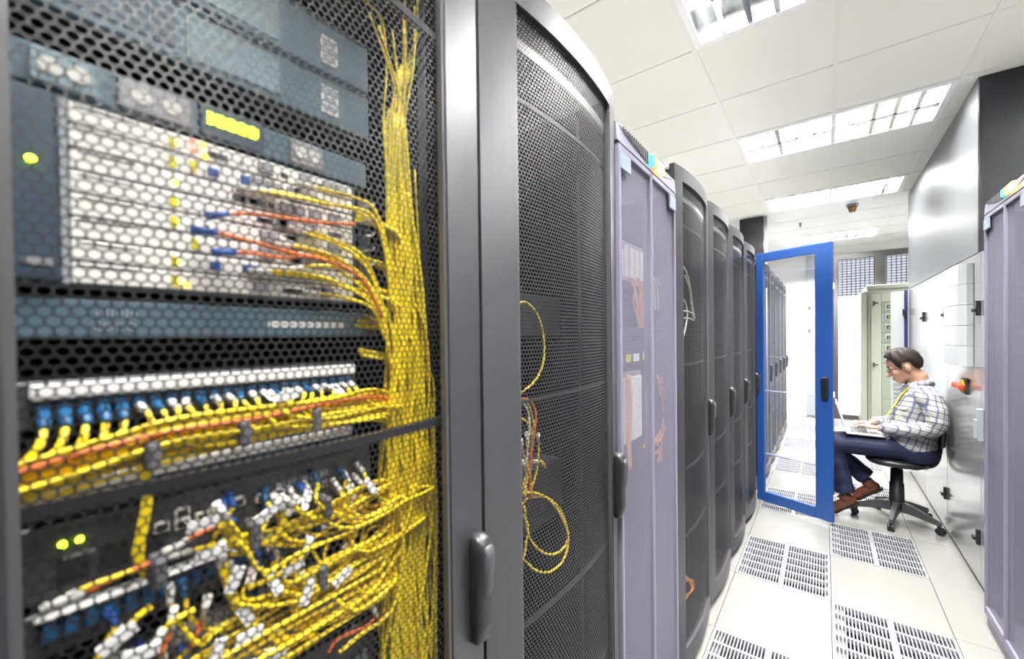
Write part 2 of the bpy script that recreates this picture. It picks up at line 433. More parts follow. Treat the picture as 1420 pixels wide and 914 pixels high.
def make_rack(SL=.086, SR=.086, hole=.0041, sheet='sheet2', rail=.003):
    r = empty('server_rack', (-1.0, .3, 0)); OFF = (-1.0, .3, 0)
    MB().bbox(-1.5, -.53, .004, .022, .05, RH, .003).build('side_panel', M['rack_in'], r)
    MB().bbox(-1.5, -.53, .578, .596, .05, RH, .003).build('side_panel', M['rack_in'], r)
    MB().box(-1.5, -1.49, .022, .578, .05, RH).build('back_panel', M['rack_in'], r)
    MB().bbox(-1.5, -.515, .004, .596, RH, RH+.012, .003).build('roof_panel', M['roof'], r)
    MB().box(-1.46, -.53, .012, .588, 0, .05).build('plinth', M['rack_in'], r)
    MB().box(-1.49, -.53, .022, .578, .05, .06).build('bottom_panel', M['rack_in'], r)
    for ya, yb in ((.004, .030), (.570, .596)): MB().bbox(-.53, -.512, ya, yb, .05, RH, .002).build('front_post', M['rack'], r)
    for ya in (.035, .545): MB().box(-.62, -.60, ya, ya+.02, .08, RH-.04).build('mounting_rail', M['rack_in'], r)
    # bowed door
    d = MB(); zt, zb = RH+.02, .045
    a0, a1 = SL, .6-SR; LP = .007
    curved(d, .004, a0-LP, zb, zt, .022, 3); curved(d, a1+LP, .596, zb, zt, .022, 3)
    curved(d, a0-LP, a1+LP, zt-.06, zt, .022, 14); curved(d, a0-LP, a1+LP, zb, zb+.085, .022, 14)
    door = d.build('door', M['rack'], r)
    lip = MB()
    curved(lip, a0-LP, a0, zb+.085, zt-.06, .016, 1, 0, -.003); curved(lip, a1, a1+LP, zb+.085, zt-.06, .016, 1, 0, -.003)
    lip.build('inner_lip', M['lip'], door)
    sheet_obj('perforated_sheet', hexsheet(a0-.004, a1-.002, zb+.08, zt-.055, .0094, hole, lambda y: bowx(y)-.012), M[sheet], door, OFF)
    for z in (.60, .898, 1.365, 1.985):
        s = MB(); curved(s, a0-.02, a1+.02, z-rail, z+rail, .010, 12, .016, -.016); s.build('stiffener', M['stiff'], door)
    s = MB(); curved(s, a0-.02, a1+.02, 2.085, 2.108, .012, 12, .016, -.016); s.build('stiffener', M['silver'], door)
    door_handle(MB(), .573, 1.06, bowx(.573), .195).build('handle', M['black'], door)
    lv = MB(); P = []
    for t, w, dd in ((.42, .006, .020), (.44, .011, .029), (.55, .0125, .034), (.8, .0135, .037), (.90, .012, .034), (.92, .007, .024)):
        P.append(rrect(bowx(.573)+.012, dd-.012, .575, w, 1.06-.0975+.195*t))
    lv.rings(P).build('handle_lever', M['dgrey'], door)
    return r
rack0 = make_rack(); rackA = make_rack(.070, .098, .0045, 'sheet', .006); rackB = make_rack(.102, .062)
RACKS = {}
labels = {0: 'black mesh-door server rack full of yellow cables, nearest the camera', 1: 'black mesh-door server rack left of the lilac cabinet, two yellow cable loops inside',
          3: 'black server rack right of the lilac cabinet, cream cables showing through its mesh', 4: 'second black server rack to the right of the lilac cabinet',
          5: 'third black server rack to the right of the lilac cabinet', 6: 'black server rack whose edge meets the blue door hinge',
          7: 'dark server rack just behind the open blue door', 8: 'second dark rack seen through the blue door', 9: 'third dark rack seen through the blue door', 10: 'fourth dark rack seen through the blue door',
          11: 'fifth dark rack seen through the blue door', 12: 'last dark rack at the far end of the row, through the blue door'}
first = True
for k in labels:
    o = rackA if k == 0 else rackB if k == 1 else (rack0 if first else copy_tree(rack0))
    if k > 1: first = False
    o.location = (-1.0, Y_A+RW*k+.3, 0); WLOC[o.name] = tuple(o.location)
    tag(o, labels[k], 'server rack', 'row of black server racks'); RACKS[k] = o
for k in (-1, -2, -3):
    o = copy_tree(rack0); o.location = (-1.0, Y_A+RW*k+.3, 0); tag(o, 'black mesh-door server rack left of the frame, beside the camera', 'server rack', 'row of black server racks')
# the rack behind the blue door stands open: its own door is the blue one
for ch in kids(RACKS[7]):
    if ch.name.split('.')[0] == 'door':
        for g in kids(ch): bpy.data.objects.remove(g)
        bpy.data.objects.remove(ch)
# blue door, hinged at the joint between two racks
H0 = Vector((-.483, 4.149, 0)); H1 = Vector((.052, 3.943, 0)); dd_ = (H1-H0); DW = dd_.length; ang = math.atan2(dd_.y, dd_.x)
bd = empty('rack_door', tuple(H0), 'tall blue mesh door standing open across the aisle', 'rack door', None, ang)
WLOC[bd.name] = (0, 0, 0)       # parts below are in the door's own frame
ZT, ZB, LS, RS = 2.205, .03, .062, .118
fr = MB().bbox(0, LS, -.014, .014, ZB, ZT, .003).bbox(DW-RS, DW, -.014, .014, ZB, ZT, .003).bbox(LS, DW-RS, -.014, .014, ZT-.075, ZT, .003).bbox(LS, DW-RS, -.014, .014, ZB, ZB+.085, .003)
fr.build('frame', M['dblue'], bd)
V_, F_ = hexsheet(LS-.004, DW-RS+.002, ZB+.08, ZT-.07, .011, .0059, lambda y: y*0)
sheet_obj('perforated_sheet', (np.stack([V_[:, 1], V_[:, 0]+.004, V_[:, 2]], 1), F_), M['bluesheet'], bd, (0, 0, 0))
for z, rr_ in ((.445, .007), (1.0, .005), (1.30, .0015), (2.02, .002)):
    MB().tube([(LS-.02, .02, z), (DW-RS+.01, .02, z)], rr_, 8).build('cross_rod', M['rod'], bd)
MB().tube([(LS+.012, .02, .42), (LS+.012, .02, 1.9)], .004, 8).build('upright_rod', M['rod'], bd)
hb = MB(); P = []
for t, w, d in ((0, .012, .012), (.06, .02, .028), (.5, .021, .030), (.56, .018, .034), (.94, .02, .036), (1, .012, .012)):
    z = .985+.175*t; yy = DW-.045; P.append([(yy-w, -.014, z), (yy-w, -.014-d, z), (yy+w, -.014-d, z), (yy+w, -.014, z)])
hb.rings(P, True, False).build('handle', M['black'], bd)
MB().bbox(.004, .022, -.04, -.014, .98, 1.15, .004).build('hinge_cover', M['black'], bd)
for z in (1.84, 1.0, .20): MB().bbox(DW, DW+.008, -.008, .010, z, z+.045, .002).build('latch_tab', M['white'], bd)

# ================================================================== LILAC CABINETS
def make_lilac():
    """front at local x = 0 facing +x; y 0 .. .6"""
    r = empty('network_cabinet', (0, 0, 0))
    T = 2.145
    MB().bbox(-1.0, -.03, .002, .02, .06, T-.06, .003).build('side_panel', M['lilac'], r)
    MB().bbox(-1.0, -.03, .58, .598, .06, T-.06, .003).build('side_panel', M['lilac'], r)
    MB().box(-1.0, -.99, .02, .58, .06, T-.06).build('back_panel', M['rack_in'], r)
    MB().bbox(-1.0, -.03, .002, .598, T-.06, T-.04, .003).build('roof_panel', M['roof'], r)
    MB().bbox(-.98, -.012, .002, .598, 0, .06, .003).build('plinth', M['lilac'], r)
    # header: sloping fascia with an arched grille
    h = MB(); P = []
    for k in range(13):
        y = .002+.596*k/12; P.append([(-.03, y, T-.058), (-.002, y, T-.058), (-.006, y, T-.004), (-.012, y, T), (-.03, y, T)])
    h.rings(P, True, False)
    hd = h.build('header', M['lilac'], r)
    for k in range(13):
        y = .05+k*.0175
        dip = .038*math.sin(math.pi*min(1, (y-.02)/.56)); MB().box(-.004, .0005, y, y+.008, T-.006-dip, T-.003).build('grille_slot', M['dgrey'], hd)
    P = []
    for k in range(25):
        y = .03+.54*k/24; z = T-.006-.042*math.sin(math.pi*(k/24)); P.append((-.0035, y, z))
    MB().tube(P, .0014, 5).build('arch_line', M['latch'], hd)
    for y, w, mm in ((.285, .035, 'teal'), (.325, .022, 'redlamp'), (.352, .07, 'yellowlamp')):
        MB().bbox(-.006, .008, y, y+w, T-.040, T-.006, .003).build('indicator_lamp', M[mm], hd)
    src = None
    for k in range(2):
        ya, yb = .012+k*.288, .012+k*.288+.286
        d = MB(); za, zb = .065, T-.064
        s = .016; sl, sr = (.016, .009) if k == 0 else (.009, .016)
        d.bbox(-.03, 0, ya, ya+sl, za, zb, .002).bbox(-.03, 0, yb-sr, yb, za, zb, .002).bbox(-.03, 0, ya+sl, yb-sr, zb-.02, zb, .002).bbox(-.03, 0, ya+sl, yb-sr, za, za+.04, .002)
        door = d.build('door', M['lilac'], r)
        if src is None: src = sheet_obj('perforated_sheet', hexsheet(ya+.006, yb-.006, za+.036, zb-.018, .0058, .0023, lambda y: y*0-.010), M['lilacsheet'], door, (0, 0, 0))
        else: share(src, 'perforated_sheet', door, (0, .288, 0))
        if k == 0: MB().bbox(-.004, .004, ya+.008, ya+.085, zb-.075, zb-.022, .002).build('corner_latch', M['latch'], door)
        else: MB().bbox(-.004, .004, yb-.085, yb-.008, zb-.075, zb-.022, .002).build('corner_latch', M['latch'], door)
    return r
lil = make_lilac(); lil.location = (-.492, Y_A+2*RW, 0)
tag(lil, 'lilac grey double-door network cabinet between the black racks', 'network cabinet', 'lilac network cabinets'); WLOC[lil.name] = tuple(lil.location)
l2 = copy_tree(lil); l2.rotation_euler[2] = math.pi; l2.location = (.648, 3.071, 0)
tag(l2, 'lilac grey network cabinet cut off by the right edge of the photo', 'network cabinet', 'lilac network cabinets')
ld0 = [c for c in kids(l2) if c.name.startswith('door')][0]
hh = MB().bbox(0, .028, .004, .026, .935, 1.105, .005).bbox(.02, .036, .006, .024, .95, 1.05, .004).build('handle', M['devgrey'], None); hh.parent = ld0; hh.location = (0, 0, 0)

for k in range(4, 8):
    o = copy_tree(l2); o.location = (.648, 3.071-.6*k, 0); tag(o, 'lilac grey network cabinet right of the frame, beside the camera', 'network cabinet', 'lilac network cabinets')
# ================================================================== RIGHT HAND CABINET WALL
XW = .722
wb = MB().box(XW+.008, ROOM[1], 3.56, 6.06, 1.97, CEIL-.002)
upper = wb.build('wall_block', M['metalwall'], None, (1.2, 4.8, 1.97)); tag(upper, 'satin metal wall block above the white cabinets', kind='structure')
MB().box(XW+.010, ROOM[1], 3.545, 3.56, 1.97, CEIL-.002).build('end_panel', M['blackgloss'], upper)
YS = [2.62+.04, 3.46, 4.27, 5.08, 5.98]
YS[0] = 3.12
cl_l = ['glossy white cabinet half hidden by the right lilac cabinet', 'glossy white cabinet carrying the pale control box and red switch', 'glossy white cabinet right behind the seated person', 'glossy white cabinet at the far end of the cabinet wall']
for k in range(4):
    ya, yb = YS[k], YS[k+1]
    c = empty('storage_cabinet', (1.1, (ya+yb)/2, 0), cl_l[k], 'cabinet', 'glossy cabinets along the right wall')
    MB().box(XW+.022, 1.5, ya+.001, yb-.001, .0, 1.965).build('body', M['cabw'], c)
    d = MB().bbox(XW, XW+.02, ya+.0025, yb-.0025, .03, 1.958, .0015).build('door', M['cabinet'], c)
    for z in (1.635, .30):
        MB().bbox(XW-.018, XW, ya+.006, ya+.030, z-.045, z+.045, .003).bbox(XW-.03, XW-.016, ya+.010, ya+.05, z-.022, z+.0, .003).build('latch', M['black'], d)
    MB().box(XW+.006, XW+.022, ya+.001, yb-.001, 0, .03).build('kick_strip', M['dgrey'], c)
# open end door with a grille and dark edge
od = empty('vent_door', (.63, 6.0, 0), 'narrow white vented door standing out from the cabinet wall', 'door')
MB().bbox(.585, .690, 6.0, 6.03, .06, 1.94, .003).build('leaf', M['cabw'], od)
MB().bbox(.690, .718, 5.992, 6.035, .06, 1.955, .003).build('dark_edge', M['navy'], od)
for k in range(18): MB().box(.60, .672, 5.997, 6.0, .42+k*.05, .445+k*.05).build('grille_slat', M['devgrey'], od)
for z in (1.68, 1.05): MB().bbox(.675, .695, 5.975, 6.0, z, z+.07, .003).build('catch', M['black'], od)

# pale control box and rotary switch on the second cabinet
cb = empty('control_box', (XW-.03, 3.77, 1.29), 'pale grey stacked control box mounted on the glossy cabinet', 'control box')
for k in range(5):
    z0_ = 1.285+k*.126
    P = []
    for y, x in ((3.60, XW-.002), (3.60, XW-.03), (3.625, XW-.062), (3.66, XW-.07), (3.955, XW-.07), (3.965, XW-.06), (3.965, XW-.002)):
        P.append((x, y))
    MB().rings([[(x, y, z0_+.001) for x, y in P], [(x, y, z0_+.1245) for x, y in P]], True, False).build('module', M['boxw'], cb)
MB().box(XW-.0715, XW-.07, 3.74, 3.83, 1.43, 1.53).build('notice', M['label'], cb)
for k, mm in enumerate(('yel_tab', 'grey', 'orange')): MB().box(XW-.0722, XW-.0715, 3.75, 3.79, 1.445+k*.028, 1.452+k*.028).build('notice_mark', M[mm], cb)
sw = empty('rotary_switch', (XW-.01, 3.77, 1.10), 'red and yellow rotary switch below the control box', 'switch')
yel = mat('yellow_plate', (.85,.62,.03), .4); red = mat('red_knob', (.80,.05,.02), .35)
MB().bbox(XW-.012, XW-.0005, 3.71, 3.83, 1.10, 1.20, .004).build('back_plate', M['dgrey'], sw)
MB().cyl((XW-.012, 3.77, 1.15), .042, -.012, 20, axis=0).build('collar', yel, sw)
MB().bbox(XW-.05, XW-.024, 3.67, 3.87, 1.132, 1.168, .008).build('knob', red, sw)

# ================================================================== FAR GREY-GREEN SWITCHBOARD
FY = 7.7
sb = empty('switchboard', (.82, FY+.3, 0), 'grey green electrical switchboard with a column of small displays', 'switchboard')
MB().bbox(.50, 1.15, FY+.02, FY+.62, 0, 2.17, .006).build('body', M['sage'], sb)
MB().bbox(.485, 1.165, FY-.005, FY+.64, 2.12, 2.18, .006).build('top_cap', M['sage'], sb)
MB().bbox(.535, .645, FY-.004, FY+.02, .05, 2.06, .003).build('door_stile', M['sage'], sb)
MB().bbox(.645, 1.12, FY-.004, FY+.02, 1.93, 2.06, .003).build('door_header', M['sage'], sb)
for z in (1.93, 1.05): MB().bbox(.555, .575, FY-.03, FY-.004, z-.04, z+.02, .003).bbox(.56, .61, FY-.04, FY-.028, z-.02, z, .003).build('latch', M['black'], sb)
zz = 1.93
for k in range(6):
    z0_ = 1.93-(k+1)*.145
    mo = MB().bbox(.648, 1.10, FY+.004, FY+.03, z0_+.004, z0_+.141, .003).build('meter_module', M['sage2'], sb)
    MB().bbox(.685, .775, FY-.004, FY+.006, z0_+.035, z0_+.115, .003).build('meter_face', M['devgrey'], mo)
    MB().box(.70, .76, FY-.006, FY-.004, z0_+.048, z0_+.105).build('meter_screen', M['black'], mo)
    MB().box(.722, .742, FY-.0075, FY-.006, z0_+.055, z0_+.09).build('meter_reading', M['meterg'], mo)
for za, zb in ((.06, .55), (.555, 1.055)): MB().bbox(.648, 1.10, FY+.004, FY+.03, za, zb, .003).build('blank_panel', M['sage2'], sb)
s2 = empty('distribution_cabinet', (.44, FY+.35, 0), 'narrow pale cabinet on the left side of the switchboard', 'cabinet')
MB().bbox(.425, .495, FY+.03, FY+.6, 0, 2.10, .005).build('body', M['sage'], s2)
for z in (.45, .8, 1.2, 1.75): MB().cyl((.46, FY+.03, z), .012, -.006, 10, axis=1).build('screw_cap', M['grey'], s2)
# ================================================================== RACK CONTENTS
XD = -.58
def device(name, label, cat, y0, y1, z0, z1, m, depth=.35, group=None, face=None, xd=XD):
    r = empty(name, (xd-depth/2, (y0+y1)/2, z0), label, cat, group)
    MB().box(xd-depth, xd-.012, y0, y1, z0, z1).build('chassis', M['dgrey'], r)
    MB().bbox(xd-.012, xd, y0, y1, z0+.0005, z1-.0005, .002).build('front_panel', M[face or m], r)
    return r
def plate(r, name, m, y0, y1, z0, z1, t=.0015, xd=XD, x0=0.): return MB().box(xd+x0-.0005, xd+x0+t, y0, y1, z0, z1).build(name, M[m], r)
def pz(u, v, x=XD): p = at(u, v, 0, x); return p[1], p[2]
# two slate servers
for k, (za, zb, lab) in enumerate(((1.887, 1.962, 'upper slate blue server with a white sticker in the nearest rack'), (1.815, 1.884, 'lower slate blue server with a white sticker in the nearest rack'))):
    r = device('rack_server', lab, 'server', 0.004, .378, za, zb, 'slate', group='slate servers at the top of the nearest rack')
    plate(r, 'vent_field', 'slate_hi', .148, .245, za+.010, zb-.012)
    plate(r, 'bezel_line', 'slate_dk', .0, .372, zb-.0045, zb-.002)
    st = plate(r, 'sticker', 'label', .301, .326, za+.014, za+.053)
    for q in range(3): plate(st, 'sticker_mark', 'devgrey', .304, .323, za+.018+q*.0115, za+.026+q*.0115, .0008, x0=.0015)
    for q in range(5): plate(r, 'drive_bay', 'slate_dk', .02+q*.024, .041+q*.024, za+.012, za+.05, .001)
# fan tray with display
r = device('fan_tray', 'slim fan tray with a glowing yellow-green display above the router', 'fan tray', 0.004, .372, 1.737, 1.776, 'slate')
for ya, yb, m in ((.088, .150, 'grey'), (.255, .300, 'grey'), (.03, .075, 'slate_hi')):
    p = MB().bbox(XD-.001, XD+.006, ya, yb, 1.740, 1.772, .002).build('fan_module', M[m], r)
    for q in range(2): MB().cyl((XD+.006, ya+(yb-ya)*(.3+.4*q), 1.756), .008, .0015, 12, axis=0).build('fan_screw', M['boot'], p)
lc = MB().bbox(XD-.001, XD+.006, .156, .224, 1.738, 1.775, .002).build('display_bezel', M['slate_dk'], r)
for q in range(5): MB().box(XD+.006, XD+.0075, .163+q*.0108, .163+q*.0108+.0098, 1.7525, 1.7665).build('display_segment', M['lcd'], lc)
plate(r, 'green_lamp', 'green_led', .062, .067, 1.742, 1.746, .003)
# modular router
r = device('modular_router', 'white modular router with rows of line cards and orange leads', 'router', 0.004, .352, 1.552, 1.734, 'slate_dk')
MB().bbox(XD-.001, XD+.010, .006, .047, 1.556, 1.732, .003).build('dark_ear', M['slate_dk'], r)
gy, gz = pz(41, 225); MB().cyl((XD+.010, gy, gz), .0035, .003, 12, axis=0).build('status_lamp', M['green_led'], r)
plate(r, 'ear_badge', 'grey', .024, .042, 1.570, 1.577, .001, x0=.010)
plate(r, 'side_rail', 'devgrey', .048, .053, 1.556, 1.732, .006)
rnd = random.Random(3)
for k in range(8):
    z0_ = 1.556+k*.0219
    cd = MB().bbox(XD, XD+.0055, .054, .343, z0_+.0010, z0_+.0207, .0012).build('line_card', M['card'], r)
    xo = .0055
    plate(cd, 'card_seam', 'dgrey', .060, .100, z0_+.0172, z0_+.0186, .0006, x0=xo)
    if k % 3 != 2: plate(cd, 'yellow_tab', 'yel_tab', .128, .1335, z0_+.004, z0_+.015, .002, x0=xo)
    if k in (2, 6): plate(cd, 'yellow_tab', 'yel_tab', .146, .152, z0_+.005, z0_+.016, .002, x0=xo)
    else: plate(cd, 'card_lamp', 'green_led', .1315, .135, z0_+.008, z0_+.0115, .001, x0=xo)
    if k in (1, 6):
        plate(cd, 'blue_lever', 'blue2', .163, .173, z0_+.006, z0_+.014, .003, x0=xo); plate(cd, 'blue_lever', 'blue2', .196, .214, z0_+.006, z0_+.015, .003, x0=xo)
        plate(cd, 'blue_strip', 'blue2', .222, .27, z0_+.006, z0_+.009, .001, x0=xo)
    for q in range(rnd.randint(6, 10)):
        y = .158+rnd.random()*.155; w = rnd.choice((.004, .008, .014, .020))
        if k in (1, 6) and .155 < y < .225: continue
        plate(cd, 'port', rnd.choice(('black', 'black', 'dgrey', 'grey')), y, y+w, z0_+.005, z0_+.012, .0007, x0=xo)
    for q in range(4):
        y = .20+rnd.random()*.12; plate(cd, 'transceiver', 'grey', y, y+.017, z0_+.004, z0_+.0165, .004, x0=xo)
for y, z, m in ((.1475, 1.7245, 'red_led'), (.156, 1.7245, 'amber'), (.148, 1.715, 'red_led'), (.158, 1.711, 'amber'), (.139, 1.561, 'amber')):
    plate(r, 'alarm_lamp', m, y, y+.0045, z, z+.004, .0015, x0=.0055)
cm = MB().box(XD, XD+.004, .354, .374, 1.556, 1.716).build('cable_comb', M['slate_dk'], r)
for k in range(7):
    z = 1.565+k*.0225; P = [(XD+.004, .357, z), (XD+.020, .357, z+.002), (XD+.022, .366, z+.004), (XD+.018, .372, z+.010), (XD+.004, .372, z+.012)]
    MB().tube(spline(P, 3), .0016, 5).build('comb_finger', M['silver'], cm)
# slate band with the maker's mark
r = device('rack_switch', 'slim slate blue switch with a white label strip and pale logo', 'switch', 0.004, .388, 1.503, 1.542, 'slate')
plate(r, 'label_strip', 'label', .226, .330, 1.516, 1.5245, .0012)
for q in range(9): plate(r, 'label_strip_mark', 'grey', .232+q*.0105, .2375+q*.0105, 1.519, 1.5215, .0016)
for q in range(6): plate(r, 'caption_mark', 'devgrey', .287+q*.006, .2905+q*.006, 1.530, 1.5325, .0012)
lg = MB()
for q, hgt in enumerate((.004, .0065, .009, .0065, .004, .0065, .009, .0065, .004)):
    lg.box(XD-.0005, XD+.0012, .0705+q*.0036, .0717+q*.0036, 1.5275-hgt*.3, 1.5275+hgt*.7)
lg.build('logo_bars', M['devgrey'], r)
fc = bpy.data.curves.new('logo_text', 'FONT'); fc.body = 'CISCO'; fc.size = .013; fc.extrude = .0005; fc.resolution_u = 2
fo = bpy.data.objects.new('tmp', fc); col.objects.link(fo)
dg = bpy.context.evaluated_depsgraph_get(); me = bpy.data.meshes.new_from_object(fo.evaluated_get(dg)); bpy.data.objects.remove(fo)
co = np.zeros(len(me.vertices)*3); me.vertices.foreach_get('co', co); co = co.reshape(-1, 3)
wl = WLOC[r.name]; new = np.stack([XD+.0008+co[:, 2]-wl[0], .0665+co[:, 0]*.88-wl[1], 1.511+co[:, 1]-wl[2]], 1)
me.vertices.foreach_set('co', new.ravel()); me.materials.clear(); me.materials.append(M['devgrey']); me.update()
lo = bpy.data.objects.new('logo_text', me); col.objects.link(lo); lo.parent = r

def port_row(r, n, y0, y1, z0, z1, m, xd=XD):
    st = (y1-y0)/n
    src = MB().bbox(xd-.001, xd+.007, 0, st*.72, z0, z1, .0012); root = WLOC[r.name]
    s0 = None
    for k in range(n):
        y = y0+st*k
        if s0 is None:
            s0 = src.build('port', M[m], r); s0.location = (0, y, 0)
        else: share(s0, 'port', r, (0, y, 0))
def patch_panel(name, label, za, zb, bar, ports, y1=.342):
    r = device(name, label, 'patch panel', 0.004, y1+.006, za, zb, 'dgrey', .06, 'patch panels in the nearest rack')
    MB().bbox(XD-.001, XD+.010, .026, y1, bar[0], bar[1], .0015).build('label_bar', M['white'], r)
    port_row(r, 24, .030, y1, ports[0], ports[1], 'bluep')
    return r
patch_panel('patch_bay', 'upper patch panel with a white label bar over blue sockets', 1.420, 1.464, (1.447, 1.461), (1.427, 1.443))
patch_panel('patch_bay', 'lower patch panel with a white label bar under the grey straps', 1.335, 1.372, (1.357, 1.3685), (1.340, 1.354), .336)
# dark switch with lamps
r = device('rack_switch', 'dark grey switch with two green lamps and white framed sockets', 'switch', 0.004, .372, 1.258, 1.330, 'dgrey')
for u, v in ((87, 755), (111, 748)):
    y, z = pz(u, v); MB().cyl((XD, y, z), .003, .002, 12, axis=0).build('lamp', M['green_led'], r)
for u, v in ((223, 730), (252, 725), (252, 710), (280, 716), (300, 705), (330, 695), (362, 690), (386, 683), (372, 691)):
    y, z = pz(u, v); f = MB().bbox(XD-.001, XD+.004, y-.007, y+.007, z-.006, z+.006, .001).build('socket', M['boot'], r)
    plate(f, 'socket_hole', 'black', y-.0045, y+.0045, z-.004, z+.003, .0006, x0=.004)
for q in range(5):
    for w in range(2):
        y = .232+q*.0145; z = 1.302-w*.016
        plate(r, 'socket', 'grey', y, y+.0115, z, z+.010, .001); 
for q in range(3): plate(r, 'module_bay', 'black', .04+q*.028, .062+q*.028, 1.270, 1.296, .0008)
plate(r, 'nameplate', 'devgrey', .045, .066, 1.293, 1.2975, .001)
r = patch_panel('patch_bay', 'slate patch panel crowded with blue and pale plugs low in the rack', 1.205, 1.250, (1.2435, 1.2475), (1.222, 1.240), .36)
r = device('rack_switch', 'pale grey switch half hidden under yellow cables at the bottom', 'switch', 0.004, .376, 1.085, 1.178, 'grey', face='devgrey')
port_row(r, 20, .10, .36, 1.148, 1.160, 'black'); port_row(r, 20, .10, .36, 1.128, 1.140, 'grey')
plate(r, 'status_lamp', 'green_led', .340, .3435, 1.166, 1.169, .002)
r = device('rack_switch', 'dark switch at the foot of the photo in the nearest rack', 'switch', 0.004, .376, .93, 1.06, 'dgrey')
port_row(r, 20, .10, .36, 1.00, 1.016, 'slate_hi')
# grey straps round the cable runs
def strap(u, v, h, w, lab, x=-.542):
    y, z = pz(u, v, x)
    o = MB().bbox(x-.018, x+.010, y-w/2, y+w/2, z-h/2, z+h/2, .003).build('cable_strap', M['strap'], None, (x, y, z-h/2))
    return tag(o, lab, 'strap', 'grey straps round the cable runs')
strap(210, 631, .029, .012, 'grey strap at the left of the upper cable run'); strap(338, 600, .030, .011, 'grey strap at the middle of the upper cable run'); strap(437, 582, .030, .011, 'grey strap at the right of the upper cable run')
strap(219, 793, .030, .012, 'grey strap below the two green lamps'); strap(352, 742, .034, .011, 'grey strap in the middle of the dark switch'); strap(452, 703, .030, .010, 'grey strap at the right end of the dark switch'); strap(446, 800, .034, .010, 'grey strap lowest at the right of the patch cables')

# ---- cables of the nearest rack
CG = 'patch cables in the nearest rack'
def cable(pts, r, m, label, group, boot=None, tagat=None, k=5, cat='cable', name='patch_cable'):
    P = spline(pts, k); base = P[-1]
    o = MB().tube(P, r, 6).build(name, M[m], None, tuple(base)); tag(o, label, cat, group)
    if boot:
        d = (P[2]-P[0]).normalized(); e = MB().tube([P[0]-d*.002, P[0]+d*.022], [r*1.9, r*1.25], 6).build('plug_boot', M[boot], o)
    if tagat is not None:
        i = int(tagat*(len(P)-2)); d = (P[i+1]-P[i]).normalized()
        n_ = d.cross(Vector((1, 0, 0))).normalized()*.0055; a = P[i]-d*.013+Vector((r+.0008, 0, 0)); b = P[i]+d*.013+Vector((r+.0008, 0, 0))
        t = Vector((.0012, 0, 0))
        MB().rings([[a-n_, a+n_, a+n_+t, a-n_+t], [b-n_, b+n_, b+n_+t, b-n_+t]], True, False).build('cable_tag', M['label'], o)
    return o
rn = random.Random(11)
J = lambda s: (rn.random()*2-1)*s
RC = .0026
def bundle_y(z):          # centre and half width of the upright bundle
    T = [(1.98, .440, .012), (1.87, .417, .010), (1.78, .415, .014), (1.66, .422, .022), (1.56, .428, .028), (1.46, .432, .036), (1.36, .433, .045), (1.2, .431, .050), (1.0, .424, .052), (.7, .42, .056)]
    for (za, ca, wa), (zb, cb_, wb_) in zip(T, T[1:]):
        if za >= z >= zb: t = (za-z)/(za-zb); return ca+(cb_-ca)*t, wa+(wb_-wa)*t
    return T[-1][1], T[-1][2]
LB = 'yellow patch cable in the dense upright bundle of the nearest rack'
for n in range(78):
    zt = rn.choice((1.95, 1.86, 1.8, 1.74, 1.66, 1.6, 1.55, 1.5, 1.45)) if n > 10 else 1.98+rn.random()*.1
    pos = J(1); x = -.562+J(.014); P = []; z = zt
    if n > 10 and zt < 1.73: P.append((XD+.005, .352+J(.008), zt+.03+J(.01)))
    while z > .62:
        c, w = bundle_y(z); pos = max(-1, min(1, pos+J(.45))); P.append((x+J(.006), c+w*pos, z)); z -= .075+rn.random()*.05
    cable(P, RC*(.75 if n < 11 else 1), 'yellow2' if n % 3 else 'yellow', LB, CG, k=4)
for n in range(12):      # ends that stray to the right of the bundle
    z = 1.66-n*.03+J(.02)-(0 if n < 5 else .25); c, w = bundle_y(z)
    cable([(-.60, .478+J(.008), z+.02), (-.57, .462, z+.006), (-.562, c+w*.6, z-.04), (-.56, c+J(w*.5), z-.14), (-.562, c+J(w*.5), z-.3)], RC, 'yellow2', 'yellow patch cable bending out of the right side of the upright bundle', CG)
for n, (u0_, v0_) in enumerate(((575, 130), (560, 45), (535, 20))):
    P = [(-.565, *pz(u, v, -.565)) for u, v in (((575, 235), (580, 330), (585, 420), (580, 500), (575, 600)), ((562, 45), (560, 110), (535, 170), (538, 260), (548, 420)), ((505, 0), (530, 30), (536, 100), (532, 180), (545, 330)))[n]]
    cable(P, .0018, 'yellow2', ('single yellow cable hanging right of the upright bundle', 'thin yellow cable rising highest at the right of the servers', 'thin yellow cable crossing the top edge beside the servers')[n], CG)
# leads of the router
LR = 'yellow lead running from the white router into the upright bundle'
for pts in (((345,262),(400,270),(450,283),(500,292),(525,310),(540,360),(548,440)), ((415,255),(450,262),(490,272),(520,290),(536,340),(542,430)), ((390,335),(440,355),(480,380),(520,415),(540,450),(552,540)),
            ((385,332),(440,350),(485,374),(522,408),(545,460),(555,560)), ((400,315),(450,333),(490,350),(515,385),(530,430),(545,520)), ((410,312),(460,330),(500,352),(522,395),(538,450)), ((345,375),(400,378),(450,385),(500,405),(525,430),(540,490)),
            ((350,380),(410,383),(460,392),(505,412),(528,445),(542,510)), ((395,375),(440,370),(480,372),(508,395),(528,430),(540,500)), ((420,405),(450,410),(480,415),(515,428),(535,470)), ((330,262),(380,268),(430,279),(480,287),(515,300),(535,350),(545,430)), ((380,340),(430,346),(475,362),(510,392),(532,440),(548,540))):
    n_ = len(pts)
    P = [(XD+.006+.022*min(1, i/2), *pz(u+J(2), v+J(2), XD+.006+.022*min(1, i/2))) for i, (u, v) in enumerate(pts)]
    cable(P, RC, 'yellow', LR, CG, 'boot')
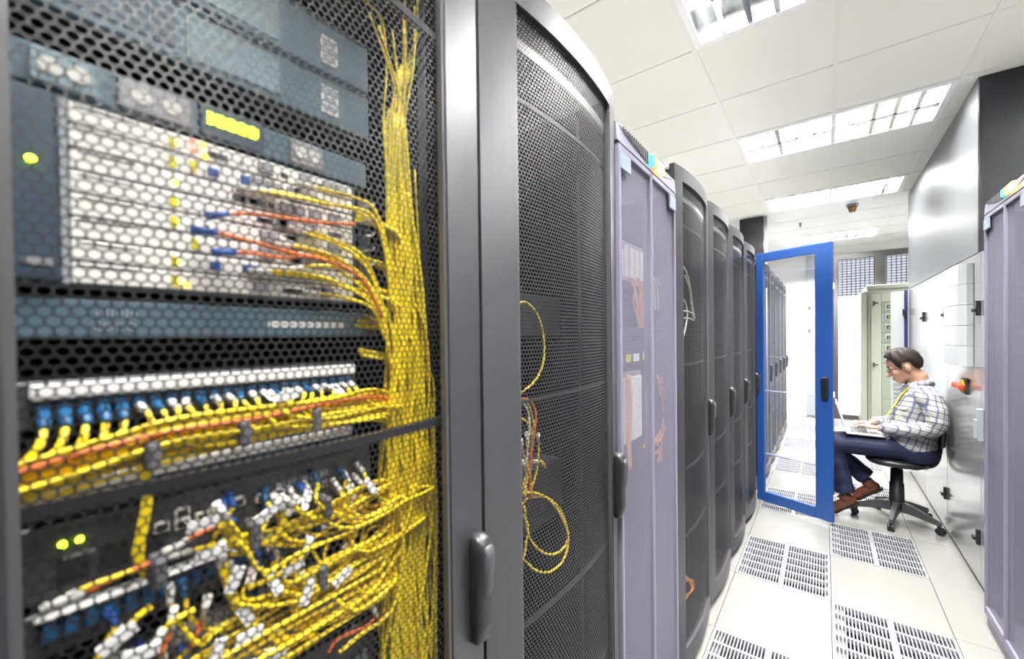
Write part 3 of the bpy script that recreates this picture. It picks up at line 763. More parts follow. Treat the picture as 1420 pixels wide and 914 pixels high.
for pts, lab in ((((288,299),(340,296),(400,303),(450,309),(492,311)), 'uppermost of the three orange leads on the white router'), (((268,318),(310,325),(360,338),(410,352),(440,357)), 'middle one of the three orange leads on the white router'),
            (((298,350),(340,350),(390,357),(440,358),(500,385),(530,440)), 'lowest of the three orange leads on the white router')):
    cable([(XD+.030, *pz(u, v, XD+.030)) for u, v in pts], RC, 'orange', lab, CG, 'blue2')
# upper patch panel
LP = 'yellow patch cable looping from the upper patch panel into the strapped run'
for i in range(24):
    y = .0345+.013*i; z0_ = 1.433
    if i < 5:
        P = [(XD+.006, y, z0_), (XD+.022, y-.001, z0_-.010), (XD+.034, y-.006, z0_-.026), (XD+.034, y-.022, z0_-.043), (XD+.028, y-.055, z0_-.060)]
        cable(P, .0031, 'yellow', 'yellow patch cable curving down to the left below the upper patch panel', CG, 'bluep')
    else:
        zb_ = 1.392+J(.012); xo = XD+.030+rn.random()*.012; s = J(.02)
        P = [(XD+.006, y, z0_), (XD+.026, y+J(.004), z0_-.006), (xo, y+s*.6, z0_-.022), (xo, y+.02+s, zb_+.006), (xo, y+.06+s, zb_)]
        if y+.09 < .37: P.append((xo-.003, min(.372, y+.12), zb_+J(.005)))
        P += [(-.562, .392+J(.01), zb_-.015), (-.562, .41+J(.02), zb_-.07), (-.56, .42+J(.03), zb_-.2)]
        cable(P, RC, 'yellow', LP, CG, 'boot' if i % 3 else 'bluep', tagat=.12 if i in (14, 21) else None)
for n in range(16):
    z = 1.378+n*.0026; xo = XD+.020+rn.random()*.022
    P = [(xo, -.01, z-.022+J(.004)), (xo, .05, z-.012+J(.003)), (xo, .12, z+J(.003)), (xo, .20, z+.001+J(.003)), (xo, .28, z+.003+J(.003)), (xo-.004, .35, z+.004+J(.003)), (-.562, .39+J(.008), z-.01), (-.562, .41+J(.02), z-.06), (-.56, .42+J(.03), z-.2)]
    cable(P, RC, 'orange' if n == 12 else 'yellow', 'orange patch cable in the strapped run of yellow ones' if n == 12 else 'yellow patch cable lying along the upper strapped run', CG)
# strand group hanging across the dark switch
for n, pts in enumerate((((198,640),(203,690),(197,735),(190,775),(200,800)), ((203,640),(208,690),(201,735),(196,775),(207,800)), ((194,645),(200,690),(193,735),(187,770),(197,795)))):
    cable([(-.548, *pz(u, v, -.548)) for u, v in pts], RC, 'yellow', 'yellow cable hanging across the dark switch from the run above', CG)
for pts, m, lab in ((((62,846),(120,815),(160,800),(205,783)), 'yellow', 'yellow cable slanting to the strap below the green lamps'), (((66,842),(125,818),(170,797),(210,780)), 'orange', 'orange cable slanting to the strap below the green lamps'),
                    (((226,768),(262,748),(300,728)), 'orange', 'short orange cable rising right of the lamp strap'), (((232,772),(280,760),(345,745)), 'yellow', 'short yellow cable rising right of the lamp strap'),
                    (((288,828),(280,860),(262,900)), 'orange', 'orange cable dropping at the bottom of the nearest rack'), (((240,845),(235,880),(220,910)), 'orange', 'orange cable dropping at the lower left of the nearest rack'),
                    (((515,840),(520,855),(505,870),(470,885),(455,905)), 'orange', 'thin orange cable looping at the bottom right of the nearest rack')):
    cable([(-.546, *pz(u, v, -.546)) for u, v in pts], RC, m, lab, CG, 'boot')
# lower crowd: from plugs on the slate panel and dark switch to the upright bundle
LL = 'yellow patch cable in the lower tangle of the nearest rack'
for i in range(60):
    row = i % 3
    if row == 0: y = .16+rn.random()*.19; zs = 1.285+rn.random()*.03
    elif row == 1: y = .045+rn.random()*.30; zs = 1.232
    else: y = .06+rn.random()*.29; zs = 1.15+rn.random()*.04
    xo = XD+.020+rn.random()*.026; zb_ = (zs-.055+J(.02)) if row != 2 else zs-.045+J(.03)
    go = .05+rn.random()*.10
    P = [(XD+.005, y, zs), (XD+.022, y+J(.004), zs-.012), (xo, y+J(.014), zs-.035), (xo, y+go*.4+J(.01), zb_), (xo, y+go+J(.01), zb_+.006+J(.008))]
    if y+go < .33: P.append((xo-.004, .355, zb_+.012+J(.014)))
    P += [(-.560, .393+J(.014), zb_+.005+J(.02)), (-.560, .42+J(.03), zb_-.06), (-.56, .425+J(.035), zb_-.2)]
    cable(P, RC, 'yellow', LL, CG, rn.choice(('boot', 'boot', 'bluep', 'blue2')), tagat=rn.random()*.4 if i % 4 == 0 else None)
for n, pts in enumerate((((505,838),(520,800),(545,760),(565,720),(575,670)), ((470,905),(500,880),(540,850),(560,800)), ((440,870),(480,850),(530,800),(560,755)))):
    cable([(-.545, *pz(u, v, -.545)) for u, v in pts], .0032, 'yellow', ('thick yellow cable arching up across the upright bundle', 'yellow cable rising from the bottom edge to the bundle', 'yellow cable climbing right from the pale switch')[n], CG)
for n, pts in enumerate((((300,760),(310,800),(330,850),(370,880),(420,885)), ((305,755),(320,810),(345,860),(390,890),(440,880)), ((430,745),(418,775),(380,800),(345,815)), ((300,700),(330,740),(345,760)), ((382,690),(392,710),(385,740),(370,755)), ((390,690),(405,700),(430,718),(450,715)), ((150,905),(175,870),(210,840)), ((210,905),(230,870),(270,845)))):
    cable([(-.543, *pz(u, v, -.543)) for u, v in pts], .0032, 'yellow', LL, CG, 'boot', tagat=.5 if n in (1, 2) else None)
for n, (u, v) in enumerate(((163,885),(195,905),(325,803),(292,768),(280,726),(370,712),(474,799),(425,822),(398,548),(300,905),(380,905),(345,880))):
    y, z = pz(u, v, -.538); a_ = J(.9)+.5
    d = Vector((0, math.cos(a_), math.sin(a_))); n2 = Vector((0, -math.sin(a_), math.cos(a_)))*.0055; c_ = Vector((-.538, y, z)); t = Vector((.0035, 0, 0))
    o = MB().rings([[c_-d*.014-n2, c_-d*.014+n2, c_-d*.014+n2+t, c_-d*.014-n2+t], [c_+d*.014-n2, c_+d*.014+n2, c_+d*.014+n2+t, c_+d*.014-n2+t]], True, False).build('cable_tag', M['label'], None, tuple(c_))
    tag(o, 'white cable tag among the yellow patch cables', 'tag', 'white cable tags in the nearest rack')

# ---- second rack
CB = 'cables in the second rack'
def pcable(pts, x, r, m, lab, grp, boot=None, k=6): return cable([(x, *pz(u, v, x)) for u, v in pts], r, m, lab, grp, boot, None, k)
pcable(((716,421),(730,420),(745,437),(754,470),(753,505),(740,530),(722,545)), -.545, .0026, 'yellow2', 'single yellow cable arc above the door stiffener of the second rack', CB)
pcable(((716,686),(738,683),(760,692),(778,716),(788,745),(782,775),(765,792),(745,792),(728,778),(718,765)), -.545, .0030, 'yellow', 'larger of the two yellow cable loops in the second rack', CB)
pcable(((722,700),(735,690),(758,690),(776,706),(787,735),(786,752),(775,766),(757,768),(740,755),(731,735),(727,700)), -.548, .0030, 'yellow', 'smaller of the two yellow cable loops in the second rack', CB)
pcable(((726,715),(732,730),(730,750),(726,775)), -.55, .003, 'yellow2', 'short yellow cable inside the loops of the second rack', CB)
for n, (pts, m) in enumerate(((((716,555),(728,555),(736,570),(740,590),(738,620),(733,650),(728,690)), 'yellow2'), (((716,560),(726,560),(733,575),(734,600),(730,640),(728,680)), 'cream'), (((720,552),(736,556),(743,575),(741,600),(736,640),(735,690)), 'orange'),
        (((718,578),(730,585),(738,600),(735,640)), 'yellow2'), (((746,602),(747,620),(745,650),(736,680)), 'yellow2'), (((722,610),(728,640),(735,660),(738,690)), 'tan'), (((730,600),(731,640),(724,680)), 'yellow'), (((740,640),(752,640),(756,648),(750,640)), 'yellow2'), (((724,640),(730,660),(727,690)), 'yellow'))):
    pcable(pts, -.548+.002*(n % 3), .0026, m, '%s cable in the short knot left in the second rack' % {'yellow2': 'dull yellow', 'cream': 'cream', 'orange': 'orange', 'tan': 'tan', 'yellow': 'bright yellow'}[m], CB, 'boot' if n > 3 else None)
r = device('rack_server', 'dark server behind the mesh of the second rack, upper one', 'server', Y_A+RW+.06, Y_A+RW+.54, 1.50, 1.62, 'dgrey', .5, 'dark servers in the second rack', 'rack_in', -.66)
r = device('rack_server', 'dark server behind the mesh of the second rack, lower one', 'server', Y_A+RW+.06, Y_A+RW+.54, .95, 1.12, 'dgrey', .5, 'dark servers in the second rack', 'rack_in', -.66)
# ---- lilac cabinet
XC = -.575
YC = Y_A+2*RW
za, zb = pz(890, 395, XC)[1], pz(890, 345, XC)[1]
r = device('module_shelf', 'grey module shelf with a pink tag inside the lilac cabinet', 'shelf', YC+.06, YC+.50, za, zb, 'grey', .3, None, 'grey', XC)
for q in range(8): MB().bbox(XC, XC+.012, YC+.07+q*.05, YC+.11+q*.05, za+.01, zb-.02, .002).build('module', M['boot'], r)
M['pink'] = mat('pink_tag', (.55,.12,.14), .6)
plate(r, 'pink_tag', 'pink', YC+.16, YC+.20, zb-.04, zb-.02, .014, XC)
o = plate(r, 'yellow_label', 'yel_tab', YC+.13, YC+.18, zb+.0, zb+.03, .004, XC)
za, zb = pz(885, 488, XC)[1], pz(885, 455, XC)[1]
r = device('blank_panel', 'dark blank panel with yellow and white stickers inside the lilac cabinet', 'panel', YC+.05, YC+.55, za-.05, zb, 'slate_dk', .3, None, 'slate_dk', XC)
for y, w, m in ((.085, .05, 'yel_tab'), (.15, .07, 'label'), (.25, .045, 'yel_tab'), (.32, .06, 'label'), (.42, .04, 'yel_tab')): plate(r, 'sticker', m, YC+y, YC+y+w, za-.035, za-.005, .002, XC)
za, zb = pz(890, 605, XC)[1], pz(890, 512, XC)[1]
r = device('card_cage', 'pale card cage with upright cards inside the lilac cabinet', 'card cage', YC+.06, YC+.40, za, zb, 'card', .3, None, 'grey', XC)
for q in range(10): MB().bbox(XC, XC+.010, YC+.075+q*.031, YC+.102+q*.031, za+.01, zb-.02, .002).build('line_card', M['card'], r)
CT = 'cables in the lilac cabinet'
for n in range(9): pcable(((874+n*2.4+J(1), 388+J(4)), (878+n*2.3+J(2), 402), (880+n*1.9+J(2), 420), (884+n*1.2+J(1), 438), (886+n*1.0, 455)), -.555+J(.015), .0036, 'tan', 'tan cable in the thick upper hank of the lilac cabinet', CT)
for n in range(7): pcable(((911+n*1.4+J(1), 525+J(5)), (916+n*1.6+J(1), 550), (919+n*1.3+J(1), 578), (914+n+J(1), 598+n*3), (904, 615)), -.555+J(.015), .0034, 'tan', 'tan cable hanging right of the card cage in the lilac cabinet', CT)
for n in range(5): pcable(((869+n, 520), (872+n*.8+J(1), 560), (870+n+J(1), 610), (872+n*.8, 650)), -.552, .0034, 'tan', 'tan cable hanging left of the card cage in the lilac cabinet', CT)
for n in range(4): pcable(((904+n*3, 630), (915+n*2, 622), (920+n, 605+n*6), (912+n, 640)), -.555, .0034, 'orange' if n == 1 else 'tan', 'orange cable loop under the card cage' if n == 1 else 'tan cable loop under the card cage', CT)
pcable(((893, 620), (900, 610), (905, 595)), -.555, .005, 'yellow', 'short yellow cable under the card cage', CT)
for n in range(4): pcable(((898+n*4, 385), (903+n*4, 400), (905+n*4, 430)), -.56, .004, 'cream', 'cream cable beside the tan hank of the lilac cabinet', CT)
# ---- fourth rack: cream leads
CD = 'cables in the rack beyond the lilac cabinet'
pcable(((946,368),(952,378),(957,398),(961,430),(963,442)), -.545, .0045, 'cream', 'longest cream cable behind the mesh right of the lilac cabinet', CD)
pcable(((950,382),(956,400),(959,425),(961,440)), -.55, .0045, 'cream', 'second cream cable beside the longest one', CD)
pcable(((946,412),(951,422),(953,436),(951,452),(947,468)), -.545, .0045, 'cream', 'curved cream cable nearest the lilac cabinet', CD)
pcable(((946,431),(954,432),(963,436)), -.545, .004, 'cream', 'upper level cream cable crossing the curved one', CD)
pcable(((946,441),(954,441),(962,444)), -.545, .004, 'cream', 'lower level cream cable crossing the curved one', CD)
for n, m in enumerate(('orange', 'yellow2', 'tan', 'orange')): pcable(((948, 795+n*4), (955+n*2, 805), (958+n, 818), (950, 832-n*2)), -.55, .004, m, ('outer orange', 'dull yellow', 'tan', 'inner orange')[n]+' wire low in the rack right of the lilac cabinet', CD)

# ================================================================== SWIVEL CHAIR
CCX, CCY = .455, 4.36
ch = empty('swivel_chair', (CCX, CCY, 0), 'black swivel chair on castors under the seated person', 'chair')
for k in range(5):
    a = math.radians(-103+72*k); d = Vector((math.cos(a), math.sin(a), 0)); n = Vector((-d.y, d.x, 0)); c0 = Vector((CCX, CCY, 0))
    P = []
    for s, z0_, z1_, w in ((.02, .085, .165, .030), (.10, .085, .150, .024), (.19, .075, .118, .020), (.246, .066, .096, .017), (.266, .060, .088, .012)):
        q = c0+d*s; P.append([q-n*w+Vector((0, 0, z0_)), q+n*w+Vector((0, 0, z0_)), q+n*w*.7+Vector((0, 0, z1_)), q-n*w*.7+Vector((0, 0, z1_))])
    leg = MB().rings(P, True, False).build('base_leg', M['dgrey'], ch)
    q = c0+d*.250
    cs = MB().cyl(q+Vector((0, 0, .05)), .009, .02, 10)
    for s in (-1, 1):
        e = q+d*.012+n*s*.011; cs.tube([e-n*.008+Vector((0, 0, .0265)), e+n*.008+Vector((0, 0, .0265))], .0265, 16)
    cs.build('castor', M['black'], leg)
co_ = MB().tube([(CCX, CCY, .10), (CCX, CCY, .17), (CCX, CCY, .175), (CCX, CCY, .30), (CCX, CCY, .305), (CCX, CCY, .415), (CCX, CCY, .42), (CCX, CCY, .47)], [.05, .05, .047, .045, .040, .038, .020, .020], 20)
co_.build('gas_column', M['black'], ch)
P = []
for k in range(25):
    a = 2*math.pi*k/24; P.append((CCX-.01+.125*math.cos(a)*1.1, CCY+.06*math.sin(a)-.03, .452-.014*math.cos(a)))
MB().tube(P, .0035, 6).build('lever_ring', M['black'], ch)
P = []
for z, s in ((.462, .70), (.468, .92), (.482, 1.0), (.50, 1.0), (.512, .95), (.518, .8)):
    P.append([(CCX-.01+.185*s*math.copysign(abs(math.cos(2*math.pi*k/28))**.75, math.cos(2*math.pi*k/28)), CCY+.215*s*math.copysign(abs(math.sin(2*math.pi*k/28))**.75, math.sin(2*math.pi*k/28)), z) for k in range(28)])
MB().rings(P).build('seat', M['black'], ch)
P = spline([(CCX+.02, CCY, .46), (CCX+.16, CCY, .455), (CCX+.225, CCY, .50), (CCX+.245, CCY, .62), (CCX+.243, CCY, .72)], 4)
MB().tube(P, .014, 8).build('back_stem', M['black'], ch)
P = []
for z, w in ((.64, .12), (.67, .165), (.76, .185), (.88, .18), (.95, .15), (.975, .10)):
    xx = CCX+.226-.05*(.8-z)**2
    ring = []
    for y in np.linspace(-w, w, 9): ring.append((xx-.0-.10*(y*y), CCY+y, z))
    for y in np.linspace(w, -w, 9): ring.append((xx+.024-.10*(y*y), CCY+y, z))
    P.append(ring)
MB().rings(P).build('backrest', M['black'], ch)

# ================================================================== PERSON
PY = 4.33
def remesh(b, name, m, parent, voxel, smooth=6, loc=None):
    me = bpy.data.meshes.new('tmp'); me.from_pydata([tuple(p) for p in b.v], [], b.f); me.update()
    o = bpy.data.objects.new('tmp', me); col.objects.link(o)
    md = o.modifiers.new('r', 'REMESH'); md.mode = 'VOXEL'; md.voxel_size = voxel
    sm = o.modifiers.new('s', 'SMOOTH'); sm.factor = .5; sm.iterations = smooth
    dg = bpy.context.evaluated_depsgraph_get(); dg.update()
    res = bpy.data.meshes.new_from_object(o.evaluated_get(dg)); bpy.data.objects.remove(o)
    off = WLOC[parent.name] if parent is not None else loc
    co = np.zeros(len(res.vertices)*3); res.vertices.foreach_get('co', co); co = co.reshape(-1, 3)-np.array(off)
    res.vertices.foreach_set('co', co.ravel()); res.polygons.foreach_set('use_smooth', [True]*len(res.polygons))
    res.materials.clear(); res.materials.append(m); res.update(); res.name = name
    r = bpy.data.objects.new(name, res); col.objects.link(r)
    if parent is not None: r.parent = parent
    else: r.location = off
    WLOC[r.name] = tuple(off); return r
def ell(b, c, a1, a2, a3, n=16, m=10):
    """ellipsoid with three axis vectors"""
    c, a1, a2, a3 = map(Vector, (c, a1, a2, a3)); P = []
    for i in range(1, m):
        t = math.pi*i/m; P.append([c+a3*math.cos(t)+(a1*math.cos(2*math.pi*k/n)+a2*math.sin(2*math.pi*k/n))*math.sin(t) for k in range(n)])
    return b.rings(P, True)
skin = mat('skin', (.50,.275,.185), .5, 0, .06, 40); hairm = mat('dark_hair', (.014,.009,.007), .6, 0, .5, 160, .5, spec=.25)
jeans = mat('navy_jeans', (.005,.009,.040), .75, 0, .35, 90, .3); leather = mat('brown_leather', (.14,.045,.025), .3, 0, .2, 30)
sole = mat('dark_sole', (.02,.018,.018), .5)
# plaid shirt
pl = bpy.data.materials.new('plaid_shirt'); pl.use_nodes = True; nt = pl.node_tree; bs = nt.nodes['Principled BSDF']; bs.inputs['Roughness'].default_value = .85
tc = nt.nodes.new('ShaderNodeTexCoord')
def stripes(vec, period, width, phase=0.):
    dp = nt.nodes.new('ShaderNodeVectorMath'); dp.operation = 'DOT_PRODUCT'; dp.inputs[1].default_value = vec; nt.links.new(tc.outputs['Object'], dp.inputs[0])
    ad = nt.nodes.new('ShaderNodeMath'); ad.operation = 'MULTIPLY_ADD'; ad.inputs[1].default_value = 1/period; ad.inputs[2].default_value = 20+phase; nt.links.new(dp.outputs['Value'], ad.inputs[0])
    f = nt.nodes.new('ShaderNodeMath'); f.operation = 'FRACT'; nt.links.new(ad.outputs[0], f.inputs[0])
    l = nt.nodes.new('ShaderNodeMath'); l.operation = 'LESS_THAN'; l.inputs[1].default_value = width; nt.links.new(f.outputs[0], l.inputs[0]); return l.outputs[0]
cur = None
def layer(prev, fac_socket, colr, k):
    ml = nt.nodes.new('ShaderNodeMath'); ml.operation = 'MULTIPLY'; ml.inputs[1].default_value = k; nt.links.new(fac_socket, ml.inputs[0])
    mx = nt.nodes.new('ShaderNodeMix'); mx.data_type = 'RGBA'; mx.inputs[7].default_value = (*colr, 1)
    if prev is None: mx.inputs[6].default_value = (.44,.44,.415,1)
    else: nt.links.new(prev, mx.inputs[6])
    nt.links.new(ml.outputs[0], mx.inputs[0]); return mx.outputs[2]
for vec in ((.25, .2, 1), (1, .75, -.25)):
    cur = layer(cur, stripes(vec, .040, .24), (.06,.065,.14), .8)
    cur = layer(cur, stripes(vec, .040, .12, .45), (.30,.31,.22), .7)
    cur = layer(cur, stripes(vec, .020, .10, .30), (.20,.21,.30), .5)
nt.links.new(cur, bs.inputs['Base Color'])

# head frame
HT = math.radians(21); hc = Vector((.492, PY, 1.232)); hf = Vector((-math.cos(HT), 0, -math.sin(HT))); hu = Vector((-math.sin(HT), 0, math.cos(HT))); hs = Vector((0, 1, 0))
def hp(f, u, s=0.): return hc+hf*f+hu*u+hs*s
body = MB()
ell(body, hp(-.008, .030), hf*.100, hs*.078, hu*.098)                 # skull
ell(body, hp(.030, -.030), hf*.060, hs*.060, hu*.090)                 # face
ell(body, hp(.050, -.098), hf*.034, hs*.036, hu*.026)                 # chin
ell(body, hp(.010, -.075), hf*.055, hs*.056, hu*.040)                 # jaw
ell(body, hp(.078, .012), hf*.016, hs*.050, hu*.014)                  # brow
body.rings([[hp(.082, .005, -.008), hp(.082, .005, .008), hp(.070, .005, .010), hp(.070, .005, -.010)], [hp(.106, -.020, -.011), hp(.106, -.020, .011), hp(.075, -.02, .015), hp(.075, -.02, -.015)],
            [hp(.126, -.040, -.014), hp(.126, -.040, .014), hp(.075, -.040, .019), hp(.075, -.040, -.019)], [hp(.108, -.052, -.013), hp(.108, -.052, .013), hp(.075, -.052, .018), hp(.075, -.052, -.018)]], True)
ell(body, hp(.086, -.070), hf*.010, hs*.024, hu*.007); ell(body, hp(.083, -.082), hf*.010, hs*.022, hu*.007)   # lips
for s in (-1, 1): ell(body, hp(-.012, -.012, s*.079), hf*.020, hs*.010, hu*.034); ell(body, hp(.055, -.030, s*.040), hf*.028, hs*.022, hu*.024)
body.tube([hp(-.012, -.03), hp(-.045, -.10), (.585, PY, 1.06), (.585, PY, .98)], [.060, .062, .068, .09], 16)   # neck
# trunk inside the shirt
body.tube([(.575, PY, 1.02), (.565, PY, .90), (.53, PY, .75), (.53, PY, .62)], [.09, .11, .11, .11], 16)
# arms with hands
SH = {-1: [(.600, PY-.170, 1.035), (.640, PY-.230, .900), (.618, PY-.235, .800), (.470, PY-.200, .768), (.335, PY-.120, .752)],
      1: [(.600, PY+.170, 1.035), (.620, PY+.225, .900), (.590, PY+.230, .800), (.440, PY+.180, .768), (.300, PY+.100, .752)]}
for s, P in SH.items():
    body.tube([(.58, PY+s*.05, 1.0)]+spline(P, 4), [.05]+[.048-.022*i/(4*4) for i in range(17)], 12)
    w = Vector(P[-1]); d = (w-Vector(P[-2])).normalized(); d.z = -.02; d.normalize(); side = Vector((0, 1, 0)); up = Vector((0, 0, 1))
    side = up.cross(d)*-1
    pc = w+d*.045
    ell(body, pc, d*.052, side*.040, up*.014)
    for k, (o_, L) in enumerate(((-.030, .062), (-.010, .074), (.011, .070), (.030, .054))):
        k0 = w+d*.080+side*o_; body.tube([k0-d*.02, k0+up*.006, k0+d*L*.42+up*.007, k0+d*L*.72-up*.004, k0+d*L*.86-up*.020], [.009, .0090, .0085, .0078, .0068], 8)
    t0 = w+d*.03-side*s*.034*1; body.tube([w+d*.02+side*(-s)*.02, t0+side*(-s)*.008-up*.004, t0+d*.034+side*(-s)*.012-up*.012, t0+d*.056+side*(-s)*.006-up*.020], [.012, .0105, .0092, .0075], 8)
# legs inside the jeans keep the figure whole
for s in (-1, 1): body.tube([(.54, PY+s*.07, .62), (.30, PY+s*.09, .60), (.05, PY+s*.095, .585)], [.07, .06, .05], 10)
pr = remesh(body, 'person', skin, None, .0042, 2, (.47, PY, .51))
tag(pr, 'seated person in plaid shirt and jeans typing on a laptop', 'person')
# shirt
sh = MB()
def ring(c, rx, ry, z, n=24, e=.85): return [(c+rx*math.copysign(abs(math.cos(2*math.pi*k/n))**e, math.cos(2*math.pi*k/n)), PY+ry*math.copysign(abs(math.sin(2*math.pi*k/n))**e, math.sin(2*math.pi*k/n)), z) for k in range(n)]
sh.rings([ring(.545, .115, .165, .555), ring(.545, .135, .182, .60), ring(.532, .150, .188, .68), ring(.535, .152, .188, .76), ring(.553, .142, .192, .85), ring(.570, .128, .200, .93), ring(.578, .112, .195, 1.00), ring(.582, .092, .165, 1.05), ring(.582, .078, .10, 1.085), ring(.580, .072, .076, 1.105)], True)
for s, P in SH.items():
    pts = spline(P, 5); n_ = len(pts)
    rad = [.074-.012*i/8 if i < 8 else .062-.024*(i-8)/(n_-9) for i in range(n_)]
    rad = [r_*(1+.05*math.sin(i*2.1+s)) for i, r_ in enumerate(rad)]
    k_ = n_-1
    sh.tube([(.585, PY+s*.08, 1.02)]+pts[:k_], [.07]+rad[:k_], 14)
    sh.tube([pts[k_-3], pts[k_-1]], [.046, .045], 14)       # cuff
# folds
for q in range(14):
    a = random.Random(q).random; z = .60+a()*.33; y0_ = -.16+a()*.30
    sh.tube([(.41+.02*a(), PY+y0_*.5-.05, z), (.48, PY-.17, z+.02*a()), (.60, PY-.19, z+.05+.05*a())], [.004, .012, .004], 6)
shirt = remesh(sh, 'shirt', pl, pr, .006, 3)
# collar
cr = MB(); P = []
for k in range(15):
    a = math.radians(-150+300*k/14); ca, sa = math.cos(a), math.sin(a)
    lo_ = Vector((.578+.082*ca, PY+.080*sa, 1.085+.018*ca)); up_ = Vector((.574+.072*ca, PY+.072*sa, 1.125+.02*ca)); fo_ = Vector((.576+.094*ca, PY+.092*sa, 1.080+.02*ca))
    P.append([lo_, up_, up_+Vector((.004*ca, .004*sa, .004)), fo_])
cr.rings(P, True, True).build('collar', pl, pr)
for s in (-1, 1):
    MB().rings([[(.508, PY+s*.045, 1.095), (.500, PY+s*.030, 1.085), (.506, PY+s*.024, 1.088), (.514, PY+s*.05, 1.10)], [(.478, PY+s*.050, 1.045), (.464, PY+s*.022, 1.040), (.470, PY+s*.020, 1.046), (.486, PY+s*.054, 1.05)]], True, False).build('collar_point', mat('dark_plaid', (.16,.16,.2), .85), pr)
MB().bbox(.415, .425, PY-.125, PY-.055, .845, .915, .003).build('pocket', pl, pr).rotation_euler = (0, 0, 0)
# jeans
jn = MB()
jn.rings([ring(.55, .11, .165, .515), ring(.55, .13, .182, .55), ring(.55, .135, .185, .60), ring(.55, .125, .175, .66)], True)
LEG = {-1: [(.55, PY-.085, .595), (.40, PY-.095, .602), (.22, PY-.105, .600), (.09, PY-.11, .590), (.050, PY-.11, .545), (.075, PY-.11, .42), (.105, PY-.11, .30), (.125, PY-.11, .205)],
       1: [(.55, PY+.085, .590), (.40, PY+.09, .595), (.22, PY+.10, .585), (.09, PY+.105, .575), (.055, PY+.105, .53), (.10, PY+.10, .45), (.20, PY+.09, .36), (.275, PY+.085, .295)]}
for s, P in LEG.items():
    pts = spline(P, 4); n_ = len(pts); R_ = [.095, .088, .082, .076, .075, .074, .072, .072]
    rad = [np.interp(i/(n_-1)*7, range(8), R_)*(1+.03*math.sin(i*1.7)) for i in range(n_)]
    jn.tube(pts, [float(x) for x in rad], 16)
remesh(jn, 'jeans', jeans, pr, .007, 3)
# shoes, toes on the ground, heels lifted
for s, (heel, ball, toe) in {-1: ((.175, PY-.11, .125), (.055, PY-.11, .045), (-.03, PY-.11, .038)), 1: ((.335, PY+.085, .215), (.215, PY+.09, .125), (.145, PY+.092, .115))}.items():
    heel, ball, toe = map(Vector, (heel, ball, toe)); sb_ = MB(); d = (ball-heel).normalized(); up = Vector((0, 1, 0)).cross(d)*1.0
    if up.z < 0: up = -up
    ell(sb_, heel+up*.020+d*.02, d*.060, Vector((0, .038, 0)), up*.046); sb_.tube([heel+d*.015+up*.03, heel+d*.02+up*.085], [.046, .044], 14)
    ell(sb_, heel+d*.085+up*.014, d*.085, Vector((0, .040, 0)), up*.040); ell(sb_, ball+up*.004, d*.060, Vector((0, .046, 0)), up*.032)
    td = (toe-ball).normalized(); ell(sb_, ball*.4+toe*.6+Vector((0, 0, .004)), td*.062, Vector((0, .042, 0)), Vector((0, 0, .028)))
    so = remesh(sb_, 'shoe', leather, pr, .005, 3)
    q = MB(); P = []
    for p_, u_, w in ((heel-d*.04-up*.022, up, .030), (heel-up*.028, up, .036), (heel+d*.07-up*.024, up, .030), (ball-up*.030, up, .042), (toe*.6+ball*.4+Vector((0, 0, -.026)), Vector((0, 0, 1)), .040), (toe+Vector((0, 0, -.020)), Vector((0, 0, 1)), .022)):
        P.append([p_+Vector((0, -w, 0)), p_+Vector((0, w, 0)), p_+Vector((0, w, 0))+u_*.012, p_+Vector((0, -w, 0))+u_*.012])
    q.rings(P, True, False).build('sole', sole, so)
# hair: cap over the skull, clear of the face and ears
hb_ = MB(); n_, m_ = 84, 24; vs_ = []; fs_ = []
def hair_pt(t, a):
    f = math.cos(a)*math.sin(t); s_ = math.sin(a)*math.sin(t); u = math.cos(t)
    b_ = 1.0+.02*math.sin(a*9+t*5)+.015*math.sin(a*23)
    return hp(-.010+.114*f*b_, .034+.112*u*b_+.012*max(0, f), .0895*s_*b_)
for i in range(m_):
    for k in range(n_):
        a = 2*math.pi*k/n_; fr_ = math.cos(a)
        ad = math.degrees(min(a, 2*math.pi-a)); tmax = float(np.interp(ad, (0, 30, 48, 58, 65, 74, 80, 105, 115, 130, 180), (.98, 1.0, 1.15, 1.45, 2.0, 2.02, 1.5, 1.5, 2.0, 2.25, 2.3)))
        vs_.append(hair_pt(tmax*(i+.02)/(m_-1), a))
inner = [hc+(v-hc)*.90 for v in vs_[-n_:]]
for i in range(m_-1):
    for k in range(n_): fs_.append((i*n_+k, i*n_+(k+1) % n_, (i+1)*n_+(k+1) % n_, (i+1)*n_+k))
b0 = len(vs_)
for k in range(n_): fs_.append(((m_-1)*n_+k, (m_-1)*n_+(k+1) % n_, b0+(k+1) % n_, b0+k))
fs_.append(tuple(range(n_))); hb_.add(vs_+inner, fs_, True); hb_.build('hair', hairm, pr)
for s in (-1, 1): 
    MB().tube([hp(.090, .020, s*.012), hp(.093, .024, s*.03), hp(.080, .018, s*.052)], [.003, .0045, .002], 6).build('eyebrow', hairm, pr)
    e = ell(MB(), hp(.070, -.006, s*.030), hf*.010, hs*.010, hu*.006, 12, 8).build('eye', M['white'], pr)
    ell(MB(), hp(.0785, -.008, s*.030), hf*.003, hs*.005, hu*.005, 8, 6).build('iris', hairm, e)
lipm = mat('lips', (.42,.17,.14), .5)
ell(MB(), hp(.090, -.076), hf*.008, hs*.021, hu*.0035, 12, 6).build('mouth', lipm, pr)
g = MB()
for s in (-1, 1):
    P = [hp(.102-abs(y)*.12, -.008+z, s*.032+y) for y, z in ((-.021, .012), (0, .015), (.021, .012), (.024, -.004), (.014, -.017), (-.014, -.017), (-.024, -.004), (-.021, .012))]
    g.tube(P, .0017, 6); g.tube([hp(.090, .002, s*.056), hp(.060, .004, s*.077), hp(-.005, .004, s*.086)], .0019, 6)
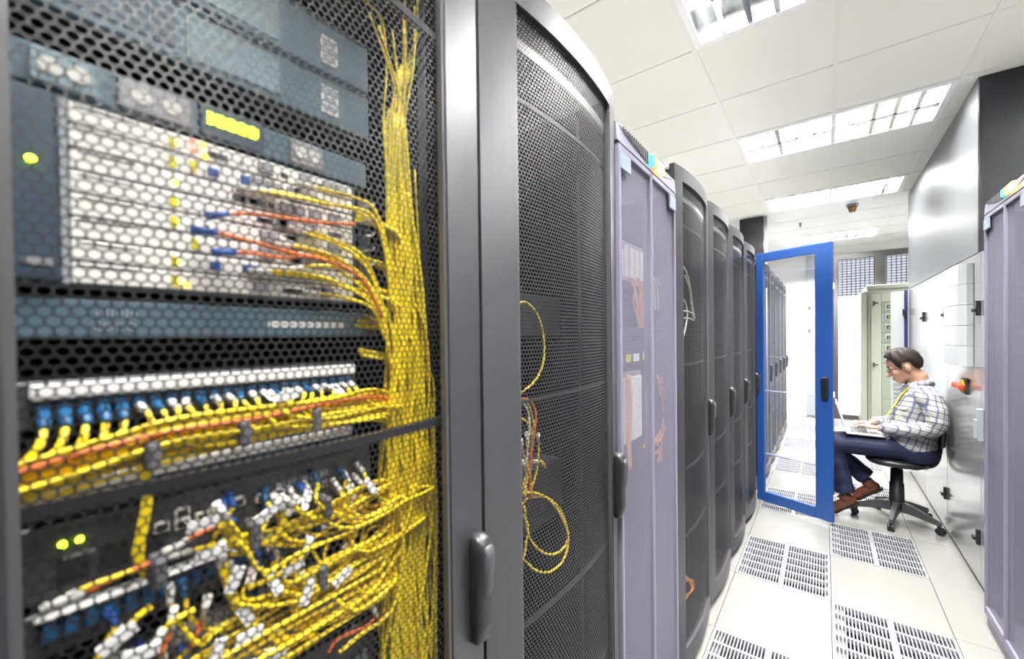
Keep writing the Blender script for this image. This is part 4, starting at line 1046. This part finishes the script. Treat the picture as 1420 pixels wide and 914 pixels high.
g.tube([hp(.103, -.002, -.010), hp(.107, .001, 0), hp(.103, -.002, .010)], .0017, 6)
g.build('glasses', mat('dark_metal_frame', (.10,.09,.09), .3, .7), pr)
lan = mat('yellow_lanyard', (.80,.82,.02), .5)
P = []
for p_, in (((.512, PY-.085, 1.072),), ((.492, PY-.080, 1.045),), ((.470, PY-.074, 1.010),), ((.446, PY-.060, .955),), ((.418, PY-.045, .890),), ((.398, PY-.035, .845),)):
    P.append([(p_[0]-.004, p_[1]-.015, p_[2]), (p_[0]-.004, p_[1]+.015, p_[2]+.002), (p_[0]+.001, p_[1]+.015, p_[2]+.004), (p_[0]+.001, p_[1]-.015, p_[2]+.002)])
MB().rings(P, True, False).build('lanyard', lan, pr)

# ================================================================== LAPTOP
lp = empty('laptop', (.25, PY-.01, .688), 'open silver laptop resting on the thighs of the seated person', 'laptop')
al = mat('aluminium', (.5,.5,.51), .35, .5, .03)
MB().bbox(.135, .372, PY-.175, PY+.155, .688, .704, .004).build('base', al, lp)
kb = MB().box(.165, .275, PY-.145, PY+.125, .704, .7046).build('keyboard_well', M['devgrey'], lp)
ks = None
for i in range(5):
    for j in range(13):
        x, y = .168+i*.0212, PY-.143+j*.0206
        if ks is None: ks = MB().box(0, .0185, 0, .018, 0, .0022).build('key', M['dgrey'], kb); ks.data.transform(Matrix.Translation(Vector(WLOC[lp.name]))); ks.location = (x-WLOC[lp.name][0], y-WLOC[lp.name][1], .7046-WLOC[lp.name][2])
        else: share(ks, 'key', kb, (x-WLOC[lp.name][0], y-WLOC[lp.name][1], .7046-WLOC[lp.name][2]))
MB().box(.292, .352, PY-.055, PY+.04, .704, .7044).build('trackpad', M['devgrey'], lp)
P = []
d = Vector((-.27, 0, 1)).normalized(); nrm = Vector((1, 0, .27)).normalized()
for y in (PY-.175, PY+.155):
    a = Vector((.138, y, .702)); b = a+d*.232; P.append([a, b, b-nrm*.008, a-nrm*.008])
lid = MB().rings(P, True, False).build('lid', al, lp)
P = []
for y in (PY-.163, PY+.143):
    a = Vector((.138, y, .702))+d*.014+nrm*.001; b = a+d*.206; P.append([a, b, b-nrm*.002, a-nrm*.002])
MB().rings(P, True, False).build('screen', mat('lit_screen', (.75,.80,.88), .3, emit=.5), lid)
